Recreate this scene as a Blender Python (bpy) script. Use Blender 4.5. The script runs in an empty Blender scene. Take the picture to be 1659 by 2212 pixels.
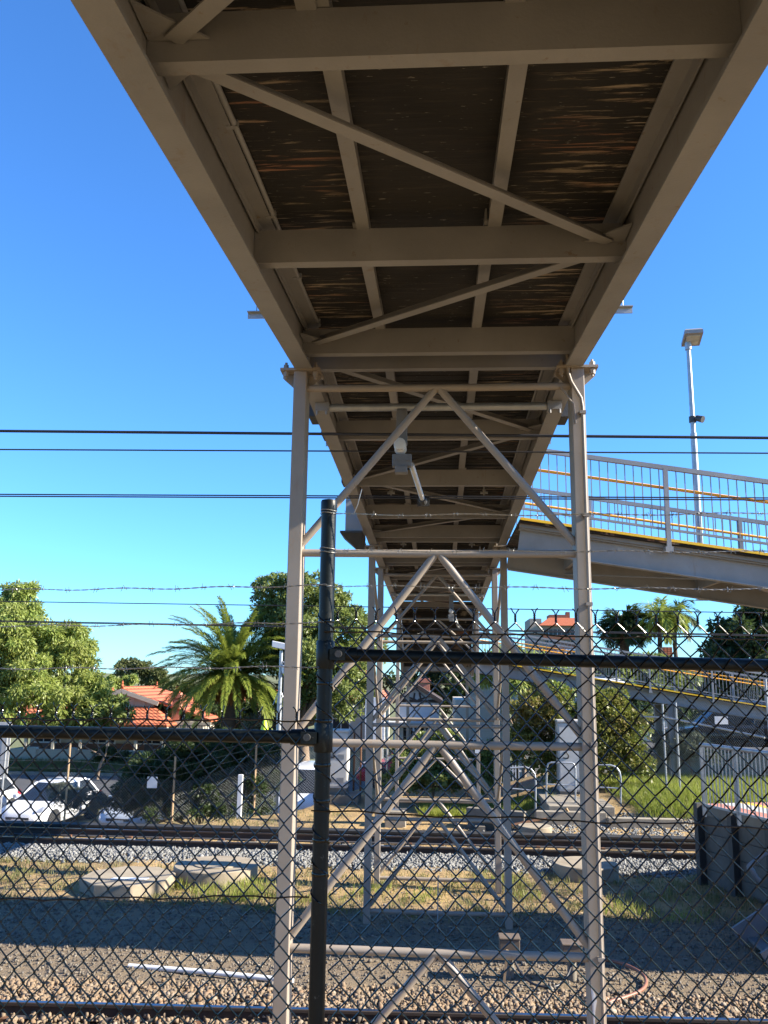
import bpy, math, random
import numpy as np
from mathutils import Vector, Matrix
random.seed(7)
RNG = np.random.default_rng(11)
R = math.radians
sc = bpy.context.scene
COL = sc.collection

# ---------------------------------------------------------------- camera model
F, CX, CY = 1850.0, 829.5, 1106.0
CZ = 3.5                                   # camera height; heights below are given relative to the lens
PITCH, YAW, ROLL = R(11.09), R(3.64), R(0.7)
_r0 = Vector((math.cos(YAW), math.sin(YAW), 0))
_fw = Vector((-math.sin(YAW)*math.cos(PITCH), math.cos(YAW)*math.cos(PITCH), math.sin(PITCH)))
_u0 = _r0.cross(_fw)
_rt = _r0*math.cos(ROLL) + _u0*math.sin(ROLL)
_up = _u0*math.cos(ROLL) - _r0*math.sin(ROLL)
CAM = Vector((0, 0, CZ))
def ray(px, py):
    return _rt*((px-CX)/F) - _up*((py-CY)/F) + _fw
def at(px, py, Y):                         # surveyed point at distance Y in front of the lens
    d = ray(px, py); return CAM + d*(Y/d.y)
def gz(px, py, z):                         # surveyed point at height z (relative to the lens)
    d = ray(px, py); return CAM + d*(z/d.z)

# ---------------------------------------------------------------- helpers
ORG = {}
def tag(o, label=None, cat=None, group=None, kind=None):
    if label: o['label'] = label
    if cat: o['category'] = cat
    if group: o['group'] = group
    if kind: o['kind'] = kind
    return o
def thing(name, loc, label, cat, group=None):
    o = bpy.data.objects.new(name, None); COL.objects.link(o)
    o.location = loc; o.empty_display_size = 0.2
    ORG[o] = Vector(loc)
    return tag(o, label, cat, group)
def link(name, me, mat, parent=None, org=None, smooth=False):
    o = bpy.data.objects.new(name, me); COL.objects.link(o)
    if mat is not None: me.materials.append(mat)
    if parent is not None:
        o.parent = parent; ORG[o] = ORG[parent]
    else:
        ORG[o] = Vector(org) if org is not None else Vector((0, 0, 0))
        o.location = ORG[o]
    off = ORG[o]
    if off.length > 1e-9: me.transform(Matrix.Translation(-off))
    if smooth:
        me.polygons.foreach_set('use_smooth', [True]*len(me.polygons))
        try: me.set_sharp_from_angle(angle=R(40))
        except Exception: pass
    me.update()
    return o
def copy_tree(o, parent=None):
    c = o.copy(); COL.objects.link(c)
    if parent is not None: c.parent = parent
    for ch in list(o.children): copy_tree(ch, c)
    return c

class MB:
    def __init__(s): s.v = []; s.f = []
    def add(s, vs, fs):
        n = len(s.v); s.v += [tuple(v) for v in vs]; s.f += [tuple(i+n for i in f) for f in fs]; return s
    def box(s, x0, x1, y0, y1, z0, z1):
        return s.add([(x0,y0,z0),(x1,y0,z0),(x1,y1,z0),(x0,y1,z0),(x0,y0,z1),(x1,y0,z1),(x1,y1,z1),(x0,y1,z1)],
                     [(3,2,1,0),(4,5,6,7),(0,1,5,4),(1,2,6,5),(2,3,7,6),(3,0,4,7)])
    def beam(s, a, b, w, h, up=(0,0,1)):   # rectangular bar from a to b, w sideways, h along up
        a = Vector(a); b = Vector(b); d = (b-a).normalized(); u = Vector(up)
        sd = d.cross(u)
        if sd.length < 1e-6: sd = d.cross(Vector((0,1,0)))
        sd.normalize(); u = sd.cross(d)
        vs = []
        for p in (a, b):
            for i, j in ((-1,-1),(1,-1),(1,1),(-1,1)):
                vs.append(p + sd*(i*w/2) + u*(j*h/2))
        return s.add(vs, [(3,2,1,0),(4,5,6,7),(0,1,5,4),(1,2,6,5),(2,3,7,6),(3,0,4,7)])
    def tube(s, pts, r, n=8, cap=True):
        pts = [Vector(p) for p in pts]; rs = r if isinstance(r, (list, tuple)) else [r]*len(pts)
        ref = None; vs = []
        for i, p in enumerate(pts):
            d = (pts[min(i+1, len(pts)-1)] - pts[max(i-1, 0)])
            if d.length < 1e-9: d = Vector((0,0,1))
            d.normalize()
            if ref is None:
                ref = d.orthogonal().normalized()
            a = ref - d*ref.dot(d)
            if a.length < 1e-6: a = d.orthogonal()
            a.normalize(); ref = a; b = d.cross(a)
            for k in range(n):
                t = 2*math.pi*k/n
                vs.append(p + (a*math.cos(t) + b*math.sin(t))*rs[i])
        fs = []
        for i in range(len(pts)-1):
            for k in range(n):
                k2 = (k+1) % n
                fs.append((i*n+k, i*n+k2, (i+1)*n+k2, (i+1)*n+k))
        if cap:
            fs.append(tuple(range(n-1, -1, -1))); m = (len(pts)-1)*n
            fs.append(tuple(range(m, m+n)))
        return s.add(vs, fs)
    def lathe(s, c, prof, n=24):           # prof: (r, z) list, closed with caps
        vs = []; fs = []
        for r_, z in prof:
            for k in range(n):
                t = 2*math.pi*k/n
                vs.append((c[0]+r_*math.cos(t), c[1]+r_*math.sin(t), c[2]+z))
        for i in range(len(prof)-1):
            for k in range(n):
                k2 = (k+1) % n
                fs.append((i*n+k, i*n+k2, (i+1)*n+k2, (i+1)*n+k))
        fs.append(tuple(range(n-1, -1, -1))); m = (len(prof)-1)*n
        fs.append(tuple(range(m, m+n)))
        return s.add(vs, fs)
    def prism(s, poly, axis_vec):          # closed polygon (list of 3d points) extruded by vector
        n = len(poly); p = [Vector(q) for q in poly]; e = Vector(axis_vec)
        vs = p + [q+e for q in p]
        fs = [tuple(range(n-1, -1, -1)), tuple(range(n, 2*n))]
        for i in range(n):
            j = (i+1) % n; fs.append((i, j, n+j, n+i))
        return s.add(vs, fs)
    def build(s, name, mat, parent=None, org=None, smooth=False, bevel=0):
        me = bpy.data.meshes.new(name); me.from_pydata([tuple(v) for v in s.v], [], s.f)
        import bmesh
        if len(s.f) < 60000:
            bm = bmesh.new(); bm.from_mesh(me); bmesh.ops.recalc_face_normals(bm, faces=bm.faces); bm.to_mesh(me); bm.free()
        o = link(name, me, mat, parent, org, smooth)
        if bevel:
            m = o.modifiers.new('bevel', 'BEVEL'); m.width = bevel; m.segments = 2; m.limit_method = 'ANGLE'; m.angle_limit = R(35)
        return o
def np_mesh(name, V, Fq, mat, parent=None, org=None, smooth=False):
    V = np.asarray(V, dtype=np.float32).reshape(-1, 3); Fq = np.asarray(Fq, dtype=np.int32)
    me = bpy.data.meshes.new(name)
    k = Fq.shape[1]
    me.vertices.add(len(V)); me.vertices.foreach_set('co', V.ravel())
    me.loops.add(Fq.size); me.loops.foreach_set('vertex_index', Fq.ravel())
    me.polygons.add(len(Fq)); me.polygons.foreach_set('loop_start', np.arange(0, Fq.size, k, dtype=np.int32))
    try: me.polygons.foreach_set('loop_total', np.full(len(Fq), k, dtype=np.int32))
    except Exception: pass
    me.update(calc_edges=True); me.validate()
    return link(name, me, mat, parent, org, smooth)

# ---------------------------------------------------------------- materials
def newmat(name):
    m = bpy.data.materials.new(name); m.use_nodes = True
    nt = m.node_tree; return m, nt, nt.nodes['Principled BSDF']
def nd(nt, t, **kw):
    n = nt.nodes.new(t)
    for k, v in kw.items():
        if k in n.inputs.keys(): n.inputs[k].default_value = v
        else: setattr(n, k, v)
    return n
def ramp(nt, src, stops, interp='LINEAR'):
    r_ = nt.nodes.new('ShaderNodeValToRGB'); cr = r_.color_ramp; cr.interpolation = interp
    while len(cr.elements) > 1: cr.elements.remove(cr.elements[-1])
    cr.elements[0].position = stops[0][0]; cr.elements[0].color = (*stops[0][1], 1)
    for p, c in stops[1:]:
        e = cr.elements.new(p); e.color = (*c, 1)
    nt.links.new(src, r_.inputs[0]); return r_
def mixc(nt, fac, a, b):
    m = nt.nodes.new('ShaderNodeMix'); m.data_type = 'RGBA'
    for sock, val in ((m.inputs[0], fac), (m.inputs[6], a), (m.inputs[7], b)):
        if hasattr(val, 'is_linked'): nt.links.new(val, sock)
        elif isinstance(val, (tuple, list)): sock.default_value = (*val[:3], 1)
        else: sock.default_value = val
    return m.outputs[2]
def coords(nt, scale=(1,1,1), world=True):
    if world:
        g = nt.nodes.new('ShaderNodeNewGeometry'); src = g.outputs['Position']
    else:
        g = nt.nodes.new('ShaderNodeTexCoord'); src = g.outputs['Object']
    mp = nt.nodes.new('ShaderNodeMapping'); mp.inputs['Scale'].default_value = scale
    nt.links.new(src, mp.inputs['Vector']); return mp.outputs[0]
def noise(nt, vec, scale, detail=4, rough=0.55, dist=0):
    n = nt.nodes.new('ShaderNodeTexNoise'); n.inputs['Scale'].default_value = scale
    n.inputs['Detail'].default_value = detail; n.inputs['Roughness'].default_value = rough
    n.inputs['Distortion'].default_value = dist
    nt.links.new(vec, n.inputs['Vector']); return n.outputs['Fac']
def bump(nt, b, h, strength=0.3, dist=0.02):
    n = nt.nodes.new('ShaderNodeBump'); n.inputs['Strength'].default_value = strength; n.inputs['Distance'].default_value = dist
    nt.links.new(h, n.inputs['Height']); nt.links.new(n.outputs[0], b.inputs['Normal'])
def paint(name, c1, c2, rough=0.5, scale=3, bscale=60, bs=0.08, metal=0, speck=None, stretch=(1,1,1), spec=0.5, rust=None):
    c1 = tuple(c*0.8 for c in c1); c2 = tuple(c*0.8 for c in c2)
    m, nt, b = newmat(name)
    v = coords(nt, stretch)
    n = noise(nt, v, scale, 6, 0.6)
    col = mixc(nt, ramp(nt, n, [(0.35,(0,0,0)),(0.68,(1,1,1))]).outputs[0], c1, c2)
    if speck:
        n2 = noise(nt, v, scale*7, 5, 0.7)
        col = mixc(nt, ramp(nt, n2, [(0.64,(0,0,0)),(0.72,(1,1,1))]).outputs[0], col, speck)
    if rust:
        vv = coords(nt, (5, 5, 0.9)); n4 = noise(nt, vv, 1.3, 8, 0.72, 0.3)
        col = mixc(nt, ramp(nt, n4, [(0.60,(0,0,0)),(0.70,(0.55,)*3),(0.78,(0.9,)*3)]).outputs[0], col, rust)
        n5 = noise(nt, v, 0.7, 3, 0.5); col = mixc(nt, ramp(nt, n5, [(0.35,(0.0,)*3),(0.7,(0.35,)*3)]).outputs[0], col, tuple(c*0.55 for c in c1))
    nt.links.new(col, b.inputs['Base Color'])
    b.inputs['Roughness'].default_value = rough; b.inputs['Metallic'].default_value = metal; b.inputs['Specular IOR Level'].default_value = spec
    n3 = noise(nt, v, bscale, 3, 0.6); bump(nt, b, n3, bs, 0.01)
    return m
M = {}
M['steel'] = paint('beige_steel_paint', (0.240,0.233,0.229), (0.300,0.292,0.288), 0.5, 2.2, 90, 0.14, 0, (0.16,0.115,0.08), rust=(0.17,0.10,0.06))
M['pier'] = paint('beige_steel_paint_warm_lit', (0.300,0.250,0.202), (0.355,0.300,0.248), 0.5, 2.2, 90, 0.03, 0, (0.24,0.17,0.12), rust=(0.25,0.17,0.11))  # bridge steel paint again, base colour warmed for the light on the legs
M['stair'] = paint('dull_grey_stair_steel', (0.15,0.155,0.165), (0.20,0.205,0.215), 0.55, 5, 60, 0.05)
M['wallpanel'] = paint('shade_darkened_concrete', (0.10,0.092,0.08), (0.15,0.138,0.12), 0.9, 3, 60, 0.3, 0, (0.06,0.055,0.05))  # wall concrete darkened in its colour for the shade below the ramp
M['brownbox'] = paint('dark_brown_enamel', (0.12,0.088,0.06), (0.16,0.12,0.085), 0.6, 5, 60, 0.05)
M['steel_cool'] = paint('grey_steel_paint', (0.27,0.27,0.275), (0.34,0.34,0.345), 0.5, 2.5, 80, 0.08, 0, (0.20,0.17,0.15), rust=(0.20,0.15,0.12))
M['galv'] = paint('galvanised_steel', (0.36,0.38,0.40), (0.48,0.50,0.52), 0.42, 9, 40, 0.05, 0.55)
M['blackpipe'] = paint('black_coated_pipe', (0.0035,0.006,0.006), (0.007,0.010,0.010), 0.42, 5, 50, 0.1, 0, (0.10,0.10,0.09), spec=0.24, rust=(0.014,0.014,0.013))
M['blackwire'] = paint('black_coated_wire', (0.002,0.0025,0.0025), (0.004,0.0045,0.0045), 0.15, 20, 60, 0.02, spec=0.35)
M['barb'] = paint('galvanised_barbed_wire', (0.22,0.22,0.21), (0.34,0.33,0.31), 0.4, 30, 60, 0.02, 0.7)
M['cable'] = paint('overhead_cable', (0.010,0.012,0.018), (0.02,0.02,0.026), 0.5, 5, 50, 0.02)
M['orange'] = paint('orange_handrail_paint', (0.95,0.40,0.02), (1.0,0.46,0.03), 0.45, 4, 60, 0.03)
M['yellow'] = paint('yellow_edge_paint', (0.98,0.55,0.01), (1.0,0.62,0.02), 0.5, 6, 60, 0.04, 0, (0.45,0.32,0.06))
M['concrete'] = paint('weathered_concrete', (0.25,0.215,0.165), (0.34,0.30,0.235), 0.85, 4, 70, 0.35, 0, (0.20,0.18,0.14))
M['concrete_dark'] = paint('dark_stained_concrete', (0.15,0.132,0.105), (0.22,0.195,0.155), 0.88, 3, 60, 0.3, 0, (0.11,0.10,0.085))
M['white'] = paint('white_paint', (0.72,0.73,0.74), (0.80,0.80,0.80), 0.45, 3, 50, 0.03)
M['cabinet'] = paint('pale_grey_cabinet_paint', (0.50,0.49,0.47), (0.58,0.57,0.545), 0.5, 3, 50, 0.04)
M['cream'] = paint('cream_render', (0.55,0.50,0.40), (0.62,0.57,0.46), 0.8, 1.2, 30, 0.1)
M['beige_wall'] = paint('beige_render', (0.48,0.42,0.34), (0.54,0.48,0.39), 0.8, 1.2, 30, 0.1)
M['dark_timber'] = paint('dark_brown_timber', (0.045,0.03,0.022), (0.07,0.045,0.03), 0.6, 6, 40, 0.1)
M['weather_wood'] = paint('weathered_timber', (0.36,0.24,0.13), (0.48,0.34,0.20), 0.8, 8, 60, 0.2)
M['rust'] = paint('rusted_steel', (0.10,0.045,0.022), (0.20,0.09,0.04), 0.8, 14, 60, 0.2)
M['darksteel'] = paint('dark_steel', (0.03,0.03,0.032), (0.05,0.048,0.046), 0.6, 8, 60, 0.1)
M['rubber'] = paint('black_rubber', (0.012,0.012,0.012), (0.02,0.02,0.02), 0.75, 10, 60, 0.1)
M['porcelain'] = paint('white_insulator', (0.62,0.62,0.60), (0.72,0.72,0.70), 0.25, 8, 60, 0.02)
M['paver'] = paint('red_platform_paving', (0.42,0.15,0.10), (0.52,0.21,0.15), 0.85, 5, 40, 0.2)
M['tactile'] = paint('pale_grey_paving', (0.42,0.41,0.39), (0.50,0.48,0.46), 0.85, 5, 40, 0.2)
M['hivis'] = paint('lime_yellow_plastic', (0.60,0.75,0.02), (0.66,0.80,0.04), 0.5, 4, 40, 0.02)
M['asphalt'] = paint('asphalt', (0.045,0.046,0.05), (0.075,0.075,0.078), 0.9, 1.5, 120, 0.3)
M['hose'] = paint('brown_cable_sheath', (0.22,0.09,0.055), (0.28,0.13,0.08), 0.5, 5, 50, 0.05)
M['carwhite'] = paint('white_car_paint', (0.74,0.76,0.80), (0.78,0.79,0.82), 0.18, 1, 40, 0.0)
M['carsilver'] = paint('pale_silver_car_paint', (0.55,0.62,0.70), (0.60,0.66,0.73), 0.2, 1, 40, 0.0)
M['carred'] = paint('red_car_paint', (0.60,0.018,0.03), (0.66,0.025,0.04), 0.2, 1, 40, 0.0)
M['carblack'] = paint('dark_blue_car_paint', (0.012,0.014,0.02), (0.02,0.022,0.03), 0.15, 1, 40, 0.0)
M['brick'] = None
def glass_mat(name, c=(0.01,0.013,0.018)):
    m, nt, b = newmat(name)
    v = coords(nt); n = noise(nt, v, 1.5, 2)
    nt.links.new(mixc(nt, n, c, tuple(x*2.0 for x in c)), b.inputs['Base Color'])
    b.inputs['Roughness'].default_value = 0.08; b.inputs['Specular IOR Level'].default_value = 0.3
    return m
M['glass'] = glass_mat('dark_window_glass')
M['lens'] = paint('lamp_lens', (0.42,0.44,0.40), (0.60,0.60,0.56), 0.15, 12, 40, 0.05)
M['chrome'] = paint('clear_headlight', (0.55,0.58,0.62), (0.7,0.72,0.75), 0.1, 6, 40, 0.0, 0.6)

def deck_mat():
    m, nt, b = newmat('stained_timber_decking')
    v = coords(nt, (1.3, 17, 1)); n = noise(nt, v, 1.7, 10, 0.68, 0.35)
    v2 = coords(nt, (0.8, 3.0, 1)); n2 = noise(nt, v2, 1.3, 3, 0.5)
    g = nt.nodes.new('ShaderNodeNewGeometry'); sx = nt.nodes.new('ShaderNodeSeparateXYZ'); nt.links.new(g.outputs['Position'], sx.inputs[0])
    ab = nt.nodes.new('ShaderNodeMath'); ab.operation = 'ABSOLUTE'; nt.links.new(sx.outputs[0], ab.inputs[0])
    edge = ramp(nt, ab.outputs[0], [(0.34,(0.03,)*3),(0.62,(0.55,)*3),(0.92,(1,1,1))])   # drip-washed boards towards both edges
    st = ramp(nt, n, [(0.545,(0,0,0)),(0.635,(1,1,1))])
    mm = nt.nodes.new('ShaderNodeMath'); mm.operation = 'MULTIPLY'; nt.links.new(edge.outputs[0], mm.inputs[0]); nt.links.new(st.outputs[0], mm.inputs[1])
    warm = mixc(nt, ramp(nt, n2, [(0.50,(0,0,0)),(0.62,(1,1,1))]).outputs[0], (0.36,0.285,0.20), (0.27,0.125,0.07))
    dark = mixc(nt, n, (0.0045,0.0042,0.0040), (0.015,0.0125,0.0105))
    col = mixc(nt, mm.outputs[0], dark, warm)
    v3 = coords(nt, (6, 30, 1)); n3 = noise(nt, v3, 2.0, 4, 0.6)
    col = mixc(nt, ramp(nt, n3, [(0.66,(0,0,0)),(0.71,(0.8,)*3)]).outputs[0], col, (0.22,0.20,0.18))
    nt.links.new(col, b.inputs['Base Color']); b.inputs['Roughness'].default_value = 0.85
    bump(nt, b, n, 0.5, 0.01)
    return m
M['deck'] = deck_mat()

def ground_mat():
    m, nt, b = newmat('sandy_trackside_ground')
    v = coords(nt)
    n1 = noise(nt, v, 0.35, 6, 0.6); n2 = noise(nt, v, 2.2, 8, 0.65); n3 = noise(nt, v, 28, 4, 0.7)
    sand = mixc(nt, n2, (0.26,0.168,0.068), (0.45,0.305,0.13))
    dirt = mixc(nt, n3, (0.085,0.06,0.033), (0.19,0.14,0.08))
    base = mixc(nt, ramp(nt, n1, [(0.46,(0,0,0)),(0.66,(0.9,)*3)]).outputs[0], sand, dirt)
    # litter and small dark stones
    base = mixc(nt, ramp(nt, n3, [(0.60,(0,0,0)),(0.68,(1,1,1))]).outputs[0], base, (0.07,0.053,0.034))
    # grey crushed-rock strip between the tracks (Y 10..14.3) and dry leaf-litter strip
    g = nt.nodes.new('ShaderNodeNewGeometry'); sx = nt.nodes.new('ShaderNodeSeparateXYZ'); nt.links.new(g.outputs['Position'], sx.inputs[0])
    wob = nt.nodes.new('ShaderNodeMath'); wob.operation = 'MULTIPLY_ADD'; nt.links.new(n1, wob.inputs[0]); wob.inputs[1].default_value = 3.0
    nt.links.new(sx.outputs[1], wob.inputs[2])
    mr = nt.nodes.new('ShaderNodeMapRange'); mr.inputs[1].default_value = 0; mr.inputs[2].default_value = 60
    nt.links.new(wob.outputs[0], mr.inputs[0])
    n6 = noise(nt, v, 1.1, 5, 0.7)
    grav = mixc(nt, n3, (0.085,0.061,0.040), (0.20,0.155,0.105))
    grav = mixc(nt, ramp(nt, n6, [(0.42,(0,0,0)),(0.62,(0.85,)*3)]).outputs[0], grav, mixc(nt, n3, (0.11,0.082,0.05),(0.23,0.175,0.11)))
    strip = ramp(nt, mr.outputs[0], [(0.0,(0.0,)*3),(0.12,(0.0,)*3),(0.17,(0.9,)*3),(0.24,(0.9,)*3),(0.262,(0.75,)*3),(0.275,(0,0,0)),(1,(0,0,0))])
    base = mixc(nt, strip.outputs[0], base, grav)
    far = ramp(nt, mr.outputs[0], [(0.50,(0,0,0)),(0.62,(1,1,1))])
    grn = mixc(nt, n2, (0.07,0.085,0.03), (0.15,0.15,0.06))
    base = mixc(nt, far.outputs[0], base, grn)
    nt.links.new(base, b.inputs['Base Color']); b.inputs['Roughness'].default_value = 0.95
    bump(nt, b, n3, 0.9, 0.05)
    return m
M['ground'] = ground_mat()
def island_mat(name, cols, rough=0.6, transl=None, spec=0.3):
    m, nt, b = newmat(name)
    g = nt.nodes.new('ShaderNodeNewGeometry')
    r_ = ramp(nt, g.outputs['Random Per Island'], [(i/(max(1,len(cols)-1)), c) for i, c in enumerate(cols)])
    v = coords(nt); n = noise(nt, v, 0.6, 3)
    col = mixc(nt, ramp(nt, n, [(0.35,(0,0,0)),(0.65,(1,1,1))]).outputs[0], r_.outputs[0], tuple(c*0.75 for c in cols[len(cols)//2]))
    nt.links.new(col, b.inputs['Base Color']); b.inputs['Roughness'].default_value = rough
    b.inputs['Specular IOR Level'].default_value = spec
    if transl:
        t = nt.nodes.new('ShaderNodeBsdfTranslucent'); t.inputs[0].default_value = (*transl, 1)
        mx = nt.nodes.new('ShaderNodeMixShader'); mx.inputs[0].default_value = 0.35
        out = nt.nodes['Material Output']
        nt.links.new(b.outputs[0], mx.inputs[1]); nt.links.new(t.outputs[0], mx.inputs[2]); nt.links.new(mx.outputs[0], out.inputs[0])
    return m
M['leaf_light'] = island_mat('light_green_leaves', [(0.11,0.17,0.035),(0.20,0.26,0.06),(0.29,0.32,0.09),(0.15,0.21,0.045)], 0.45, (0.34,0.42,0.09))
M['leaf_mid'] = island_mat('mid_green_leaves', [(0.06,0.11,0.028),(0.13,0.18,0.045),(0.22,0.25,0.08),(0.08,0.13,0.034)], 0.40, (0.22,0.27,0.06))
M['leaf_dark'] = island_mat('dark_green_leaves', [(0.02,0.04,0.014),(0.04,0.065,0.02),(0.06,0.085,0.028)], 0.5, (0.05,0.08,0.02))
M['leaf_olive'] = island_mat('olive_leaves', [(0.06,0.075,0.025),(0.10,0.115,0.04),(0.13,0.14,0.055)], 0.55, (0.09,0.11,0.03))
M['leaf_grey'] = island_mat('grey_green_leaves', [(0.10,0.12,0.085),(0.16,0.18,0.13),(0.22,0.23,0.17)], 0.65, (0.10,0.12,0.07))
M['leaf_bronze'] = island_mat('bronze_tipped_leaves', [(0.045,0.105,0.02),(0.11,0.20,0.036),(0.18,0.27,0.055),(0.09,0.17,0.03),(0.24,0.18,0.055),(0.06,0.13,0.024),(0.14,0.24,0.045),(0.10,0.19,0.034)], 0.42, (0.16,0.18,0.03))
M['frond'] = island_mat('palm_fronds', [(0.09,0.14,0.024),(0.20,0.25,0.045),(0.30,0.31,0.065)], 0.42, (0.30,0.36,0.06))
M['frond_dark'] = island_mat('dark_palm_fronds', [(0.03,0.05,0.018),(0.055,0.08,0.025),(0.08,0.10,0.03)], 0.45, (0.06,0.09,0.02))
M['frond_dead'] = island_mat('dry_orange_fronds', [(0.30,0.13,0.04),(0.45,0.20,0.06),(0.30,0.20,0.09)], 0.7, (0.3,0.14,0.04))
M['grass'] = island_mat('fresh_grass', [(0.10,0.15,0.018),(0.20,0.25,0.035),(0.27,0.29,0.06),(0.33,0.28,0.11)], 0.5, (0.26,0.32,0.05))
M['weed'] = island_mat('trackside_weeds', [(0.10,0.12,0.04),(0.18,0.18,0.075),(0.27,0.225,0.11),(0.12,0.135,0.06)], 0.6, (0.2,0.22,0.06))
M['litter'] = island_mat('dry_litter', [(0.16,0.09,0.05),(0.30,0.17,0.09),(0.40,0.30,0.17),(0.10,0.06,0.04)], 0.8)
M['stone_warm'] = island_mat('warm_ballast_stone', [(0.12,0.095,0.07),(0.20,0.16,0.12),(0.07,0.06,0.05),(0.25,0.18,0.115),(0.16,0.085,0.045),(0.28,0.245,0.20),(0.09,0.078,0.065)], 0.9)
M['stone_grey'] = island_mat('grey_ballast_stone', [(0.085,0.088,0.088),(0.16,0.163,0.16),(0.25,0.25,0.24),(0.06,0.061,0.063)], 0.9)
M['stone_dark'] = island_mat('shade_darkened_stone', [(0.02,0.018,0.016),(0.045,0.04,0.034),(0.03,0.022,0.018)], 0.95)  # shade between the far rails is put into the stone colour
M['stone_mix'] = island_mat('small_grey_stone', [(0.06,0.058,0.055),(0.11,0.10,0.09),(0.17,0.145,0.115),(0.24,0.215,0.18)], 0.95)
M['bark'] = paint('grey_brown_bark', (0.16,0.115,0.08), (0.30,0.22,0.155), 0.9, 6, 20, 0.6, stretch=(1,1,0.25))
M['palmbark'] = paint('dark_palm_bark', (0.05,0.035,0.025), (0.12,0.08,0.05), 0.95, 5, 12, 0.8, stretch=(1,1,3))

def tile_mat(name, c1, c2, axis='x', course=0.34):
    m, nt, b = newmat(name)
    v = coords(nt)
    g = nt.nodes.new('ShaderNodeNewGeometry'); sx = nt.nodes.new('ShaderNodeSeparateXYZ'); nt.links.new(g.outputs['Position'], sx.inputs[0])
    n = noise(nt, v, 3, 4)
    # courses follow height on the slope
    w = nt.nodes.new('ShaderNodeMath'); w.operation = 'MULTIPLY'; w.inputs[1].default_value = 1/ (course*0.5); nt.links.new(sx.outputs[2], w.inputs[0])
    fr = nt.nodes.new('ShaderNodeMath'); fr.operation = 'FRACT'; nt.links.new(w.outputs[0], fr.inputs[0])
    su = nt.nodes.new('ShaderNodeMath'); su.operation = 'ADD'; nt.links.new(sx.outputs[0], su.inputs[0]); nt.links.new(sx.outputs[1], su.inputs[1])
    w2 = nt.nodes.new('ShaderNodeMath'); w2.operation = 'MULTIPLY'; w2.inputs[1].default_value = 1/0.26; nt.links.new(su.outputs[0], w2.inputs[0])
    fr2 = nt.nodes.new('ShaderNodeMath'); fr2.operation = 'PINGPONG'; fr2.inputs[1].default_value = 0.5; nt.links.new(w2.outputs[0], fr2.inputs[0])
    col = mixc(nt, n, c1, c2)
    edge = ramp(nt, fr.outputs[0], [(0.0,(1,1,1)),(0.30,(1,1,1)),(0.42,(0,0,0)),(1,(0,0,0))])
    col = mixc(nt, edge.outputs[0], col, tuple(c*0.45 for c in c1))
    nt.links.new(col, b.inputs['Base Color']); b.inputs['Roughness'].default_value = 0.8
    ad = nt.nodes.new('ShaderNodeMath'); ad.operation = 'ADD'; nt.links.new(fr.outputs[0], ad.inputs[0]); nt.links.new(fr2.outputs[0], ad.inputs[1])
    bump(nt, b, ad.outputs[0], 1.0, 0.06)
    return m
M['tile'] = tile_mat('terracotta_roof_tiles', (0.40,0.095,0.036), (0.50,0.15,0.07))
M['tile_dull'] = tile_mat('weathered_red_roof_tiles', (0.28,0.085,0.05), (0.36,0.135,0.08))
def brick_mat(name, c1, c2, mortar, s=1.0):
    m, nt, b = newmat(name)
    g = nt.nodes.new('ShaderNodeNewGeometry'); sx = nt.nodes.new('ShaderNodeSeparateXYZ'); nt.links.new(g.outputs['Position'], sx.inputs[0])
    ad = nt.nodes.new('ShaderNodeMath'); ad.operation = 'ADD'; nt.links.new(sx.outputs[0], ad.inputs[0]); nt.links.new(sx.outputs[1], ad.inputs[1])
    cb = nt.nodes.new('ShaderNodeCombineXYZ'); nt.links.new(ad.outputs[0], cb.inputs[0]); nt.links.new(sx.outputs[2], cb.inputs[1])
    t = nt.nodes.new('ShaderNodeTexBrick'); t.inputs['Scale'].default_value = 4.2*s
    t.inputs['Color1'].default_value = (*c1,1); t.inputs['Color2'].default_value = (*c2,1); t.inputs['Mortar'].default_value = (*mortar,1)
    nt.links.new(cb.outputs[0], t.inputs['Vector']); nt.links.new(t.outputs['Color'], b.inputs['Base Color'])
    b.inputs['Roughness'].default_value = 0.88; bump(nt, b, t.outputs['Fac'], 0.4, -0.01)
    return m
M['brick'] = brick_mat('red_brick', (0.33,0.10,0.06), (0.42,0.15,0.085), (0.36,0.31,0.26))
M['brick_dark'] = brick_mat('dark_brown_brick', (0.13,0.055,0.038), (0.18,0.075,0.05), (0.2,0.17,0.14))
M['brick_tan'] = brick_mat('grey_tan_brick', (0.20,0.17,0.145), (0.26,0.22,0.18), (0.3,0.27,0.24))
def rail_mat():
    m, nt, b = newmat('rail_steel')
    v = coords(nt); n = noise(nt, v, 9, 5)
    g = nt.nodes.new('ShaderNodeNewGeometry'); sx = nt.nodes.new('ShaderNodeSeparateXYZ'); nt.links.new(g.outputs['Normal'], sx.inputs[0])
    top = ramp(nt, sx.outputs[2], [(0.90,(0,0,0)),(0.97,(1,1,1))])
    col = mixc(nt, n, (0.012,0.009,0.0075), (0.038,0.022,0.015))
    nt.links.new(mixc(nt, top.outputs[0], col, (0.20,0.20,0.22)), b.inputs['Base Color'])
    mr = nt.nodes.new('ShaderNodeMapRange'); mr.inputs[3].default_value = 0.75; mr.inputs[4].default_value = 0.22; nt.links.new(top.outputs[0], mr.inputs[0]); nt.links.new(mr.outputs[0], b.inputs['Roughness'])
    nt.links.new(top.outputs[0], b.inputs['Metallic'])
    return m
M['rail'] = rail_mat()

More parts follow.
